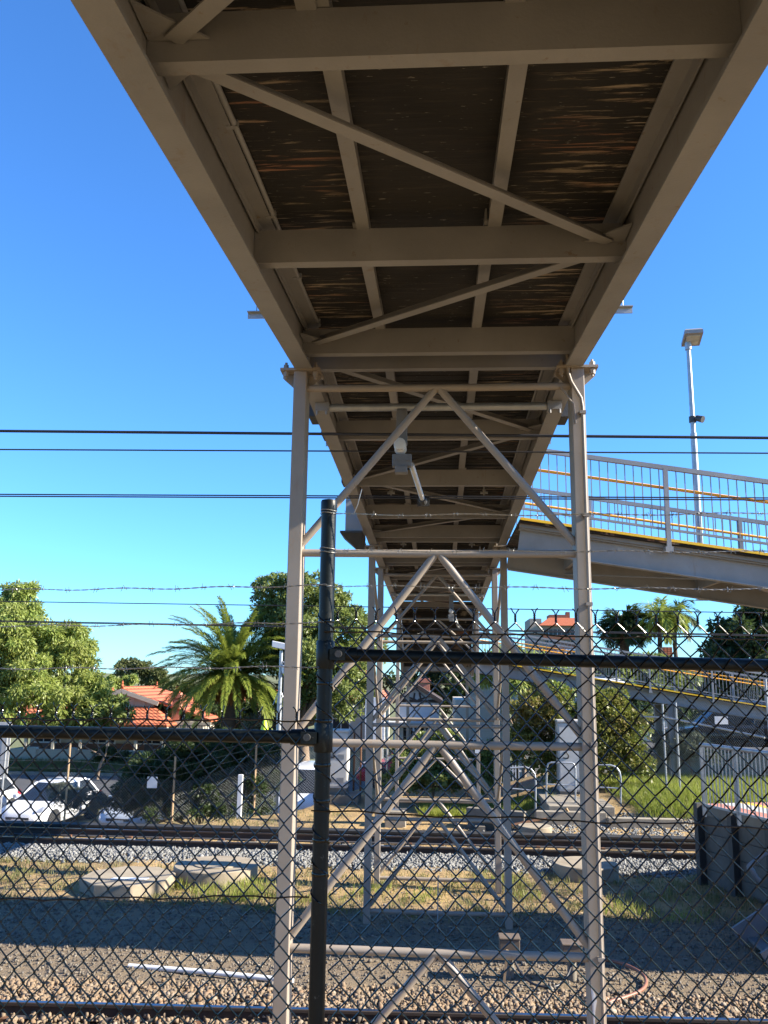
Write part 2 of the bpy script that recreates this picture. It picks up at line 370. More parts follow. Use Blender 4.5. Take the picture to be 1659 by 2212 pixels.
# ---------------------------------------------------------------- ground
def sm(t): t = min(1, max(0, t)); return t*t*(3-2*t)
def tzr(x, y):                              # terrain height relative to the lens
    z = -1.75
    z += (-3.58+1.75)*sm((y-3.2)/4.6)
    if x < -7: start = 21.4
    elif x < -4: start = 21.4+(x+7)*1.2
    elif x < -2: start = 25.0+(x+4)*3.4
    else: start = 31.8
    z += -1.42*sm((y-start)/5.2)
    z += 0.55*sm((y-21.2)/3.6)*sm((x-1.6)/2.5)*(1-sm((y-31)/6))
    z -= 0.10*sm((y-20.9)/1.0)*(1-sm((y-25.5)/2))*(1-sm((x-1.4)/1.0))
    if 11 < y < 24: z += 0.03*math.sin(x*1.7+y)*math.sin(y*1.3-x*0.6)
    if y > 75: z += 0.02*(y-75) if y < 400 else 6.5
    return z
def tz(x, y): return CZ + tzr(x, y)
def ground():
    xs = np.concatenate([np.arange(-400,-40,30), np.arange(-40,-14,2.0), np.arange(-14,14,0.35), np.arange(14,40,2.0), np.arange(40,401,30)])
    ys = np.concatenate([np.arange(-40,2,4), np.arange(2,31,0.35), np.arange(31,80,2), np.arange(80,700,40)])
    V = np.array([[x, y, tz(x, y)] for y in ys for x in xs]); nx = len(xs)
    Fq = [[j*nx+i, j*nx+i+1, (j+1)*nx+i+1, (j+1)*nx+i] for j in range(len(ys)-1) for i in range(nx-1)]
    o = np_mesh('ground', V, Fq, M['ground'], smooth=True)
    tag(o, 'sandy trackside ground with gravel strips', 'ground', kind='structure')
ground()
rd = MB()
xs = np.arange(-60, 61, 4.0)
for i in range(len(xs)-1):
    a, b_ = xs[i], xs[i+1]
    rd.add([(a,37.5,CZ-4.99),(b_,37.5,CZ-4.99),(b_,44.5,CZ-4.99),(a,44.5,CZ-4.99)], [(0,1,2,3)])
tag(rd.build('road', M['asphalt']), 'asphalt road beyond the parked cars', 'road', kind='structure')
kb = MB(); kb.box(-60,60,44.6,44.78,CZ-5.05,CZ-4.86)
tag(kb.build('kerb', M['concrete']), 'pale concrete kerb along the far side of the road', 'kerb', kind='structure')

# ---------------------------------------------------------------- footbridge
W = 2.2
PROF = [(-7.0, 1.18), (6.33, 2.36), (13.6, 2.14), (16.05, 2.06), (23.4, 1.80)]
def sof(y):
    for (a, za), (b_, zb) in zip(PROF, PROF[1:]):
        if y <= b_: return CZ + za + (zb-za)*(y-a)/(b_-a)
    return CZ + PROF[-1][1]
BR = thing('footbridge', (0, 6.33, tz(0, 6.33)), 'beige steel footbridge with dark timber deck crossing over both railway tracks', 'footbridge')
def girder(y0, y1, sgn):
    m = MB(); z0, z1 = sof(y0+1e-4), sof(y1-1e-4); x = sgn*(W/2-0.066)
    m.beam((x, y0, z0+0.009), (x, y1, z1+0.009), 0.132, 0.018)
    m.beam((x, y0, z0+0.24), (x, y1, z1+0.24), 0.012, 0.444)
    m.beam((x, y0, z0+0.471), (x, y1, z1+0.471), 0.132, 0.018)
    for k in np.arange(y0+0.12, y1, 1.78):   # web stiffeners on the outside
        z = sof(k); m.box(x+sgn*0.007, x+sgn*0.06, k-0.005, k+0.005, z+0.02, z+0.46)
    m.build('girder', M['steel'], BR)
    l = MB(); xi = sgn*0.985
    l.beam((xi-sgn*0.015, y0+0.05, z0+0.335), (xi-sgn*0.015, y1-0.05, z1+0.335), 0.085, 0.010)
    l.beam((xi+sgn*0.022, y0+0.05, z0+0.300), (xi+sgn*0.022, y1-0.05, z1+0.300), 0.010, 0.06)
    l.build('ledger_angle', M['steel'], BR)
spans = [(-7.0, 6.30), (6.36, 13.62), (13.66, 16.03), (16.07, 23.4)]
for a, b_ in spans:
    for sgn in (-1, 1): girder(a, b_, sgn)
beams = [-4.5, -2.72, -0.94, 0.84, 2.63, 4.41, 6.16, 6.52, 8.36, 10.22, 12.06, 13.48, 13.86, 15.86, 16.22, 17.95, 19.72, 21.5, 23.2]
xb = W/2 - 0.074
for y in beams:
    z = sof(y); m = MB()
    m.box(-xb, xb, y-0.034, y+0.034, z+0.088, z+0.098)
    m.box(-xb, xb, y-0.034, y-0.024, z+0.098, z+0.285)
    m.box(-xb, xb, y-0.024, y+0.034, z+0.275, z+0.284)
    for sgn in (-1, 1):                      # end plates
        m.box(sgn*xb-sgn*0.012, sgn*xb-sgn*0.001, y+0.035, y+0.085, z+0.03, z+0.30)
    m.build('cross_beam', M['steel'], BR)
    
# stringers and diagonal wind braces, bay by bay
bays = [(-2.72,-0.94),(-0.94,0.84),(0.84,2.63),(2.63,4.41),(4.41,6.16),(6.52,8.36),(8.36,10.22),(10.22,12.06),(12.06,13.48),(13.86,15.86),(16.22,17.95),(17.95,19.72),(19.72,21.5),(21.5,23.2)]
for i, (a, b_) in enumerate(bays):
    off = 0.0 if i % 2 else -0.02
    if i < 3: off = -0.045
    for x in (-0.415+off, 0.315+off):
        m = MB(); za, zb = sof(a), sof(b_)
        m.beam((x, a-0.08, za+0.292), (x, b_+0.08, zb+0.292), 0.072, 0.010)
        m.beam((x+0.028*(1 if x < 0 else -1), a-0.08, za+0.331), (x+0.028*(1 if x < 0 else -1), b_+0.08, zb+0.331), 0.012, 0.068)
        m.build('stringer', M['steel'], BR)
    s = 1 if i % 2 == 1 else -1              # left-near to right-far, then back
    if (a, b_) == (13.86, 15.86): continue
    A = Vector((-s*0.93, a+0.055, sof(a)+0.165)); B = Vector((s*0.93, b_-0.045, sof(b_)+0.165))
    m = MB(); m.beam(A, B, 0.066, 0.009)
    d = (B-A).normalized(); sd = d.cross(Vector((0,0,1))).normalized()
    if sd.y < 0: sd = -sd
    m.beam(A+sd*0.030+Vector((0,0,0.034)), B+sd*0.030+Vector((0,0,0.034)), 0.008, 0.066)
    m.build('wind_brace', M['steel'], BR)
    for P, q in ((A, a), (B, b_)):
        g = MB()
        sx = 1 if P.x > 0 else -1
        yy = q+0.036 if q == a else q-0.036
        y2 = q+0.22 if q == a else q-0.22
        g.prism([(sx*0.80, yy, P.z+0.008),(sx*1.02, yy, P.z+0.008),(sx*1.02, y2, P.z+0.008)], (0,0,0.009))
        g.build('gusset_plate', M['steel'], BR)
# timber deck
m = MB(); y = -6.9; k = 0
while y < 23.3:
    w = random.choice((0.135, 0.14, 0.145)); z = sof(y+w/2)+0.368+random.uniform(-0.002, 0.002)
    m.box(-1.022, 1.022, y, y+w-random.uniform(0.003, 0.009), z, z+0.055); y += w
m.beam((0,-6.9,sof(-6.9)+0.445),(0,6.33,sof(6.33)+0.445),2.04,0.02)  # added unseen sheet over the boards, stops sun coming through the gaps
for a, b_ in ((6.33,13.6),(13.6,16.05),(16.05,23.4)): m.beam((0,a,sof(a+1e-4)+0.445),(0,b_,sof(b_-1e-4)+0.445),2.04,0.02)
m.build('timber_deck', M['deck'], BR)
# conduits under the deck edge
m = MB(); ys = np.arange(-2.6, 6.3, 0.4)
m.tube([(-0.915+0.006*math.sin(q*2), q, sof(q)+0.345) for q in ys], 0.014, 10)
for q in np.arange(-2, 6.2, 0.9): m.box(-0.95, -0.895, q-0.012, q+0.012, sof(q)+0.329, sof(q)+0.365)
m.build('conduit', M['steel_cool'], BR, smooth=True)
m = MB(); m.tube([(-0.93, q, sof(q)+0.342) for q in np.arange(6.6, 13.4, 0.6)], 0.012, 8)
m.tube([(0.915, q, sof(q)+0.342) for q in np.arange(6.6, 13.4, 0.6)], 0.012, 8)
m.build('conduit', M['steel_cool'], BR, smooth=True)
# bridge parapets (above the girders)
for sgn in (-1, 1):
    for a, b_ in ((-7.0, 6.30), (6.36, 13.62), (13.66, 23.4)):
        if sgn == 1 and a == 6.36: b_ = 11.25
        if sgn == 1 and a == 13.66: a = 14.1
        m = MB(); x = sgn*(W/2-0.066)
        n = max(2, int((b_-a)/1.75)+1)
        for q in np.linspace(a+0.05, b_-0.05, n): m.box(x-0.02, x+0.02, q-0.02, q+0.02, sof(q)+0.48, sof(q)+1.55)
        for zz, h in ((1.55, 0.05), (0.60, 0.03)):
            m.beam((x, a, sof(a+1e-4)+zz), (x, b_, sof(b_-1e-4)+zz), 0.045, h)
        for q in np.arange(a+0.12, b_, 0.12): m.box(x-0.006, x+0.006, q-0.006, q+0.006, sof(q)+0.6, sof(q)+1.55)
        m.build('parapet', M['steel_cool'], BR)
# sign brackets, hangers and light boxes bolted to the girder sides
def bracket(x, y, z, sgn, hang=0.0):
    m = MB(); L = 0.115
    m.box(min(x, x+sgn*L), max(x, x+sgn*L), y-0.004, y+0.004, z-0.02, z+0.02)
    m.box(min(x, x+sgn*L), max(x, x+sgn*L), y-0.03, y-0.004, z+0.014, z+0.02)
    if hang:
        m.tube([(x+sgn*0.06, y, z+0.02), (x+sgn*0.062, y, z+hang)], 0.003, 5)
    o = m.build('side_bracket', M['galv'], BR)
for (px, py, Y, sgn, hg) in ((578,668,5.05,-1,0.5),(1332,670,5.05,1,0.5),(714,960,8.9,-1,0.4),(1193,955,8.9,1,0.35),(800,1182,14.0,-1,0.2)):
    p = at(px, py, Y); bracket(sgn*(W/2-0.01), Y, sof(Y)+0.02 if Y < 6 else p.z, sgn, hg)
for (sgn, y, w, z0, z1) in ((-1,7.55,0.075,0.02,0.28),(1,7.55,0.075,0.0,0.26),(-1,8.1,0.03,0.03,0.2),(-1,9.9,0.03,0.02,0.3),(1,10.3,0.03,0.02,0.3),(1,17.0,0.05,0.05,0.3),(-1,16.9,0.05,0.05,0.3)):
    m = MB(); x = sgn*(W/2); m.box(min(x, x+sgn*w), max(x, x+sgn*w), y-0.13, y+0.13, sof(y)+z0, sof(y)+z1)
    m.build('side_light', M['darksteel'], BR, bevel=0.006)
# hopper-like hood under the left girder near the second pier
m = MB(); y0 = 12.7; x = -W/2; z = sof(y0)
m.box(x-0.26, x-0.002, y0-0.30, y0+0.20, z-0.02, z+0.75)
m.build('side_housing', M['steel_cool'], BR)
m = MB()
m.box(x-0.33, x-0.002, y0-0.36, y0+0.26, z-0.05, z-0.021)
m.add([(x-0.33,y0-0.36,z-0.051),(x-0.002,y0-0.36,z-0.051),(x-0.002,y0+0.26,z-0.051),(x-0.33,y0+0.26,z-0.051),(x-0.03,y0-0.1,z-0.33),(x-0.002,y0-0.1,z-0.33),(x-0.002,y0,z-0.33),(x-0.03,y0,z-0.33)],
      [(0,1,5,4),(1,2,6,5),(2,3,7,6),(3,0,4,7),(4,5,6,7),(3,2,1,0)])
m.build('side_housing', M['darksteel'], BR)
# hanger bolts seen below the boards
for (x, y) in ((-0.62,11.2),(0.62,11.2),(-0.6,14.9),(0.6,14.9)):
    m = MB(); z = sof(y); m.tube([(x,y,z+0.20),(x,y,z+0.37)], 0.012, 8); m.box(x-0.05,x+0.05,y-0.012,y+0.012,z+0.235,z+0.262); m.tube([(x,y,z+0.26),(x,y,z+0.29)], 0.026, 6)
    m.build('hanger_bolt', M['galv'], BR)
# far stair flight and landing
zt, zb = sof(23.4), CZ+0.10
for sgn in (-1, 1):
    m = MB(); x = sgn*(W/2-0.05)
    m.beam((x, 23.4, zt+0.24), (x, 26.2, zb+0.24), 0.07, 0.44)
    m.beam((x, 26.2, zb+0.24), (x, 29.8, zb+0.24), 0.07, 0.44)
    m.build('stair_stringer', M['steel'], BR)
    r_ = MB()
    r_.tube([(x,23.4,zt+1.5),(x,26.2,zb+1.5),(x,29.8,zb+1.5)] if sgn < 0 else [(x,23.4,zt+1.5),(x,26.2,zb+1.5)], 0.025, 8)
    for q in np.arange(23.5, 26.2 if sgn > 0 else 29.0, 0.13):
        zz = zt+(zb-zt)*min(1, (q-23.4)/2.8); r_.box(x-0.007, x+0.007, q-0.007, q+0.007, zz+0.4, zz+1.5)
    r_.build('stair_railing', M['steel_cool'], BR)
m = MB()
for i in range(10):
    y = 23.45+i*0.28; z = zt+0.40+(zb-zt)*(i+0.5)/10
    m.box(-1.0, 1.0, y, y+0.27, z-0.05, z); m.box(-1.0, 1.0, y+0.262, y+0.27, z-0.18, z-0.05)
m.build('stair_treads', M['deck'], BR)
m = MB(); m.box(-1.01, 1.01, 26.25, 29.8, zb+0.38, zb+0.44); m.build('landing_deck', M['deck'], BR)
for y in (26.3, 27.5, 29.6): m = MB(); m.box(-1.01, 1.01, y, y+0.07, zb+0.18, zb+0.375); m.build('landing_beam', M['steel'], BR)

# ---------------------------------------------------------------- trestle piers
def frame(root, Y, ztop, zbot, bars, hx, lw=0.10, ld=0.19, rt=0.029, cap=True, blocks=None):
    zt_ = CZ+ztop; zb_ = CZ+zbot
    for sgn in (-1, 1):
        m = MB(); m.box(sgn*hx-lw/2, sgn*hx+lw/2, Y-ld/2, Y+ld/2, zb_, zt_-0.022)
        m.build('leg', M['pier'], root, bevel=0.006)
        if cap:
            c = MB(); c.box(sgn*hx-0.155, sgn*hx+0.155, Y-0.11, Y+0.11, zt_-0.021, zt_-0.001)
            for q in (-1, 1):
                c.prism([(sgn*hx+q*0.052, Y, zt_-0.14),(sgn*hx+q*0.052, Y, zt_-0.022),(sgn*hx+q*0.15, Y, zt_-0.022),(sgn*hx+q*0.15, Y, zt_-0.05)], (0,0.012,0))
            cp = c.build('cap_plate', M['pier'], root)
            for q in (-1, 1):
                for yy in (-0.075,):
                    b_ = MB(); b_.tube([(sgn*hx+q*0.115, Y+yy, zt_-0.085),(sgn*hx+q*0.115, Y+yy, zt_+0.05)], 0.011, 8); b_.tube([(sgn*hx+q*0.115, Y+yy, zt_-0.065),(sgn*hx+q*0.115, Y+yy, zt_-0.024)], 0.022, 6)
                    b_.tube([(sgn*hx+q*0.115, Y+yy, zt_+0.002),(sgn*hx+q*0.115, Y+yy, zt_+0.03)], 0.022, 6)
                    b_.build('bolt', M['pier'], cp)
    prev = None
    for i, b_ in enumerate(bars):
        z = CZ+b_; m = MB(); m.tube([(-hx+lw/2-0.004, Y-0.03, z), (0, Y-0.03, z-0.004), (hx-lw/2+0.004, Y-0.03, z)], rt, 14)
        m.build('strut', M['pier'], root, smooth=True)
        nxt = bars[i+1] if i+1 < len(bars) else max(zbot+0.12, b_-1.36)
        for sgn in (-1, 1):
            d = MB(); d.tube([(sgn*0.022, Y-0.028, z-rt*0.6), (sgn*(hx-lw/2+0.004), Y-0.028, CZ+nxt+0.075)], rt, 14)
            d.build('brace', M['pier'], root, smooth=True)
HX = 1.058
P1 = thing('trestle_pier', (0, 6.33, tz(0,6.33)), 'nearest beige trestle pier with tubular braces standing just behind the black fence', 'bridge pier', 'trestle piers under the footbridge')
frame(P1, 6.33, 2.36, -3.35, [2.215, 0.925, -0.445, -1.815, -3.0], HX)
# conduit down the right leg
m = MB(); yq = 6.33-0.115
m.tube([(0.985, yq+0.03, CZ+2.62),(0.988, yq+0.02, CZ+2.30),(1.005, yq, CZ+2.22),(1.075, yq, CZ+2.09),(1.083, yq, CZ+2.02),(1.083, yq, CZ-3.3)], 0.013, 10)
m.build('conduit', M['pier'], P1, smooth=True)
m = MB(); m.tube([(0.93, yq+0.05, CZ+2.2),(1.02, yq+0.02, CZ+2.05),(1.03, yq+0.02, CZ+1.9)], 0.008, 8)
m.build('conduit', M['pier'], P1, smooth=True)
m = MB()
for zz in (1.98, 1.2, 0.55, -0.42, -1.8): m.box(1.06, 1.106, yq-0.017, yq+0.02, CZ+zz-0.012, CZ+zz+0.012)
m.build('conduit_clip', M['pier'], P1)
m = MB(); m.prism([(1.012,yq+0.018,CZ-1.98),(1.04,yq+0.018,CZ-2.02),(1.048,yq+0.018,CZ-2.06),(1.036,yq+0.018,CZ-2.12),(1.03,yq+0.018,CZ-2.2),(1.02,yq+0.018,CZ-2.21),(1.018,yq+0.018,CZ-2.07)], (0,0.002,0))
m.build('torn_sticker', M['white'], P1)
P2 = thing('trestle_pier', (0, 14.8, tz(0,14.8)), 'four legged braced tower pier standing between the two railway tracks', 'bridge pier', 'trestle piers under the footbridge')
frame(P2, 13.75, 2.135, -3.6, [2.0, 0.69, -0.69, -2.08, -3.4], HX)
frame(P2, 15.95, 2.06, -3.6, [1.93, 0.69, -0.69, -2.08, -3.4], HX)
for sgn in (-1, 1):
    for z, z2 in ((1.9, 0.72), (0.66, -0.66), (-0.72, -2.05)):
        m = MB(); m.tube([(sgn*HX, 13.85, CZ+z), (sgn*HX, 15.85, CZ+z2)], 0.026, 10); m.build('side_brace', M['pier'], P2, smooth=True)
P3 = thing('trestle_pier', (0, 23.25, tz(0,23.25)), 'far trestle pier on two pale concrete blocks beyond the second track', 'bridge pier', 'trestle piers under the footbridge')
frame(P3, 23.25, 1.80, -3.28, [1.62, 0.64, -0.66, -2.0, -3.05], HX, 0.09, 0.14)
for sgn in (-1, 1):
    p = sgn*(HX+0.02)
    m = MB(); m.box(p-0.27, p+0.27, 22.95, 23.55, CZ-3.8, CZ-3.30); m.build('concrete_block', M['concrete'], P3, bevel=0.02)
    m = MB(); m.box(p-0.12, p+0.12, 23.12, 23.38, CZ-3.298, CZ-3.27); m.build('base_plate', M['galv'], P3)
# landing columns behind
P4 = thing('trestle_pier', (0, 28.6, tz(0,28.6)), 'hindmost slim braced frame under the stair landing beside the white gabled house', 'bridge pier', 'trestle piers under the footbridge')
frame(P4, 28.2, 0.10, -4.6, [-0.1, -1.4, -2.75], 0.95, 0.09, 0.09, 0.024, cap=False)

# ---------------------------------------------------------------- access ramps
def ramp_thing(label, y0, y1, xa, za, xb_, zb_, post_step, base):
    root = thing('access_ramp', (xa, y0, base), label, 'ramp', 'access ramps beside the footbridge')
    zl = lambda x: za + (zb_-za)*(x-xa)/(xb_-xa)
    m = MB(); m.beam((xa, (y0+y1)/2, zl(xa)-0.03), (xb_, (y0+y1)/2, zl(xb_)-0.03), y1-y0-0.02, 0.055)
    m.build('deck', M['deck'], root)
    for yy, s in ((y0, 1), (y1, -1)):
        m = MB(); m.beam((xa, yy-s*0.012, zl(xa)-0.012), (xb_, yy-s*0.012, zl(xb_)-0.012), 0.022, 0.036); m.build('yellow_edging', M['yellow'], root)
        m = MB()
        m.beam((xa, yy+s*0.12, zl(xa)-0.085), (xb_, yy+s*0.12, zl(xb_)-0.085), 0.05, 0.05)
        m.build('deck_bearer', M['steel'], root)
        m = MB(); q = yy+s*0.20
        m.beam((xa, q, zl(xa)-0.12), (xb_, q, zl(xb_)-0.12), 0.12, 0.018)
        m.beam((xa, q+s*0.02, zl(xa)-0.27), (xb_, q+s*0.02, zl(xb_)-0.27), 0.012, 0.284)
        m.beam((xa, q, zl(xa)-0.42), (xb_, q, zl(xb_)-0.42), 0.12, 0.018)
        m.build('girder', M['steel_cool'], root)
        # railing
        rl = MB(); rl.beam((xa, yy, zl(xa)+0.97), (xb_, yy, zl(xb_)+0.97), 0.05, 0.06); rl.beam((xa, yy, zl(xa)+0.13), (xb_, yy, zl(xb_)+0.13), 0.03, 0.03)
        rl.build('rail', M['steel_cool'], root)
        bl = MB()
        for x in np.arange(xa+0.06, xb_, 0.112): bl.box(x-0.006, x+0.006, yy-0.006, yy+0.006, zl(x)+0.13, zl(x)+0.96)
        bl.build('balusters', M['steel_cool'], root)
        h = MB(); h.tube([(xa, yy+s*0.075, zl(xa)+0.71), (xb_, yy+s*0.075, zl(xb_)+0.71)], 0.021, 10)
        h.build('handrail', M['orange'], root, smooth=True)
        x = post_step[0] + (0 if s > 0 else -0.6)
        while x < xb_:
            p = MB(); p.box(x-0.029, x+0.029, yy-0.026, yy+0.026, zl(x)-0.10, zl(x)+0.96)
            p.box(x-0.05, x+0.05, yy-0.03, yy+0.10, zl(x)-0.17, zl(x)-0.10)
            p.build('post', M['steel_cool'], root); x += post_step[1]
    x = xa+0.9; k = 0
    while x < xb_-1.2:
        m = MB(); m.box(x-0.03, x+0.03, y0+0.23, y1-0.23, zl(x)-0.30, zl(x)-0.10); m.build('cross_beam', M['steel'], root)
        A = (x, y0+0.25 if k % 2 else y1-0.25, zl(x)-0.37); B = (x+2.0, y1-0.25 if k % 2 else y0+0.25, zl(x+2.0)-0.37)
        if x+2.0 < xb_:
            m = MB(); m.beam(A, B, 0.09, 0.012); m.build('wind_brace', M['steel'], root)
        x += 2.0; k += 1
    return root, zl
a1, a2 = at(1122, 1118, 11.35), at(1659, 1196, 11.35)
sl = (a2.z-a1.z)/(a2.x-a1.x)
XA = W/2+0.004
RP1, zl1 = ramp_thing('nearer grey access ramp with orange handrails sloping right just behind the near pier', 11.35, 13.7, XA, a1.z+sl*(XA-a1.x), 17.5, a1.z+sl*(17.5-a1.x), (at(1441,1100,11.35).x, 2.35), tz(2, 12))
def column(root, x, y, ztop, w=0.16, mat='steel_cool'):
    m = MB(); zb_ = tz(x, y)-0.1
    m.box(x-w/2, x+w/2, y-0.006, y+0.006, zb_, ztop); m.box(x-w/2, x-w/2+0.012, y-w/2, y+w/2, zb_, ztop); m.box(x+w/2-0.012, x+w/2, y-w/2, y+w/2, zb_, ztop)
    m.build('column', M[mat], root)
for x in (9.0, 16.8):
    column(RP1, x, 11.6, zl1(x)-0.44); column(RP1, x, 13.75, zl1(x)-0.44)
b1, b2 = at(1151, 1443, 27.6), at(1652, 1525, 27.6)
sl2 = (b2.z-b1.z)/(b2.x-b1.x); XB = 1.02
RP2, zl2 = ramp_thing('farther grey access ramp with orange handrails descending behind the big green shrub', 27.6, 29.7, XB, b1.z+sl2*(XB-b1.x), 13.5, b1.z+sl2*(13.5-b1.x), (at(1268,1400,27.6).x, 1.9), tz(2, 27))
x = at(1447, 1500, 27.8).x
column(RP2, x, 27.8, zl2(x)-0.44, 0.2); column(RP2, x, 29.45, zl2(x)-0.44, 0.2)
column(RP2, 12.0, 27.8, zl2(12.0)-0.44, 0.2)

# ---------------------------------------------------------------- railway tracks
def rail_mesh(y, z, x0, x1):
    m = MB(); p = [(-0.064,0),(0.064,0),(0.064,0.012),(0.012,0.03),(0.010,0.115),(0.034,0.125),(0.034,0.152),(0.027,0.159),(-0.027,0.159),(-0.034,0.152),(-0.034,0.125),(-0.010,0.115),(-0.012,0.03),(-0.064,0.012)]
    m.prism([(x0, y+a, z+b_) for a, b_ in p], (x1-x0, 0, 0)); return m
def track(label, y1, y2, zr, x0, x1, step, sl_x):
    root = thing('railway_track', (0, (y1+y2)/2, CZ+zr-0.3), label, 'railway track')
    for y in (y1, y2): rail_mesh(y, CZ+zr-0.159, x0, x1).build('rail', M['rail'], root)
    x = sl_x[0]; ym = (y1+y2)/2
    while x < sl_x[1]:
        m = MB(); m.box(x-0.11, x+0.11, ym-1.0, ym+1.0, CZ+zr-0.36, CZ+zr-0.164)
        s = m.build('sleeper', M['concrete_dark'], root, bevel=0.015)
        for y in (y1, y2):
            for q in (-1, 1): c = MB(); c.box(x-0.04, x+0.04, y+q*0.10-0.035, y+q*0.10+0.035, CZ+zr-0.163, CZ+zr-0.125); c.build('rail_clip', M['rust'], s)
        x += step
    return root
NT = track('near railway track whose far rail crosses the bottom edge of the photo', 8.78, 9.87, -3.40, -14, 14, 0.68, (-5.2, 5.2)); NT.rotation_euler.z = 0.030; NT.location.y -= 0.05
track('far railway track with rusty brown near rail crossing behind the round concrete lids', 18.86, 20.05, -3.40, -26, 24, 0.70, (-12.5, 6.3))
m = MB(); m.box(-26, 24, 20.75, 21.05, CZ-3.62, CZ-3.47); m.box(-26, 24, 20.73, 21.07, CZ-3.468, CZ-3.43)
tag(m.build('cable_trough', M['rubber']), 'long dark cable trough lying behind the far railway track', 'cable trough')

# crushed-rock ballast: scattered stones
def stones(name, n, xr, yr, zf, smin, smax, mat, label, mask=None):
    ico = np.array([[-1,-1,-1],[1,-1,-1],[1,1,-1],[-1,1,-1],[-1,-1,1],[1,-1,1],[1,1,1],[-1,1,1]])*0.62
    fi = np.array([[0,2,1],[0,3,2],[4,5,6],[4,6,7],[0,1,5],[0,5,4],[1,2,6],[1,6,5],[2,3,7],[2,7,6],[3,0,4],[3,4,7]])
    x = RNG.uniform(*xr, n); y = RNG.uniform(*yr, n)
    if mask is not None:
        k = mask(x, y); x, y = x[k], y[k]; n = len(x)
    z = np.array([zf(a, b_) for a, b_ in zip(x, y)]) + RNG.uniform(-0.01, 0.02, n)
    s = RNG.uniform(smin, smax, n)*RNG.uniform(0.7,1.2,n)
    V = ico[None]*(1+RNG.uniform(-0.55,0.45,(n,8,3)))*s[:,None,None]*RNG.uniform(0.55,1.35,(n,1,3))
    a = RNG.uniform(0, 6.28, n); ca, sa = np.cos(a), np.sin(a)
    X = V[:,:,0]*ca[:,None]-V[:,:,1]*sa[:,None]; Yv = V[:,:,0]*sa[:,None]+V[:,:,1]*ca[:,None]; Z = V[:,:,2]
    b2_ = RNG.uniform(0, 6.28, n); cb, sb = np.cos(b2_)[:,None], np.sin(b2_)[:,None]
    Y2 = Yv*cb-Z*sb; Z2 = Yv*sb+Z*cb
    P = np.stack([X+x[:,None], Y2+y[:,None], Z2+z[:,None]], 2)
    Fq = (fi[None]+8*np.arange(n)[:,None,None]).reshape(-1,3)
    o = np_mesh(name, P, Fq, mat)
    return tag(o, label, 'gravel', kind='stuff')
zn = lambda x, y: CZ-3.56+0.06*sm((10.9-y)/0.8)
stones('ballast', 14000, (-6.5,6.5), (9.75,11.1), zn, 0.012, 0.040, M['stone_warm'], 'loose brown and tan ballast stones beside the near rail',
       mask=lambda x, y: RNG.uniform(0,1,len(x)) < np.clip((11.1-y+0.033*x)/0.5, 0, 1))
stones('ballast', 3000, (-6.5,6.5), (9.0,9.75), lambda x, y: CZ-3.53, 0.022, 0.036, M['stone_warm'], 'brown ballast stones lying between the rails of the near track')
stones('ballast', 22000, (-13,7.5), (17.35,18.75), lambda x, y: CZ-3.585+0.05*sm((y-17.3)/0.9), 0.014, 0.040, M['stone_grey'], 'clean grey ballast stones in front of the far track',
       mask=lambda x, y: RNG.uniform(0,1,len(x)) < np.clip((y-17.3)/0.45, 0, 1))
stones('ballast', 5000, (-13,8), (18.95,19.97), lambda x, y: CZ-3.60, 0.015, 0.034, M['stone_dark'], 'dark ballast stones between the rails of the far track')
stones('ballast', 5200, (0.5,8.0), (21.1,23.2), lambda x, y: tz(x,y), 0.02, 0.036, M['stone_grey'], 'grey ballast stones behind the far track at the foot of the concrete slab',
       mask=lambda x, y: RNG.uniform(0,1,len(x)) < np.clip((x-0.5)/2.5, 0.08, 1))
stones('gravel', 26000, (-8.5,7), (10.9,17.0), lambda x, y: tz(x,y), 0.006, 0.026, M['stone_mix'], 'fine grey gravel scattered over the shaded ground between the tracks',
       mask=lambda x, y: RNG.uniform(0,1,len(x)) < np.where(y < 14.6, 1, 0.22))

# ---------------------------------------------------------------- black chain-link fence in the foreground
FY = 3.1
FEN = thing('chain_link_fence', (at(690,1700,FY).x, FY, CZ-1.75), 'black chain link fence with barbed wire strands across the foreground', 'fence')
pt, pb = at(712.5, 1079, FY), at(668, 2500, FY)
PX = at(702, 1450, FY).x; ptop = pt.z
m = MB(); m.tube([(PX, FY, CZ-1.9), (PX, FY, ptop-0.045)], 0.0275, 24); pst = m.build('post', M['blackpipe'], FEN, smooth=True)
m = MB(); m.lathe((PX, FY, ptop-0.046), [(0.030,0),(0.0305,0.002),(0.0305,0.036),(0.028,0.042),(0.012,0.046)], 24); m.build('post_cap', M['blackpipe'], pst, smooth=True)
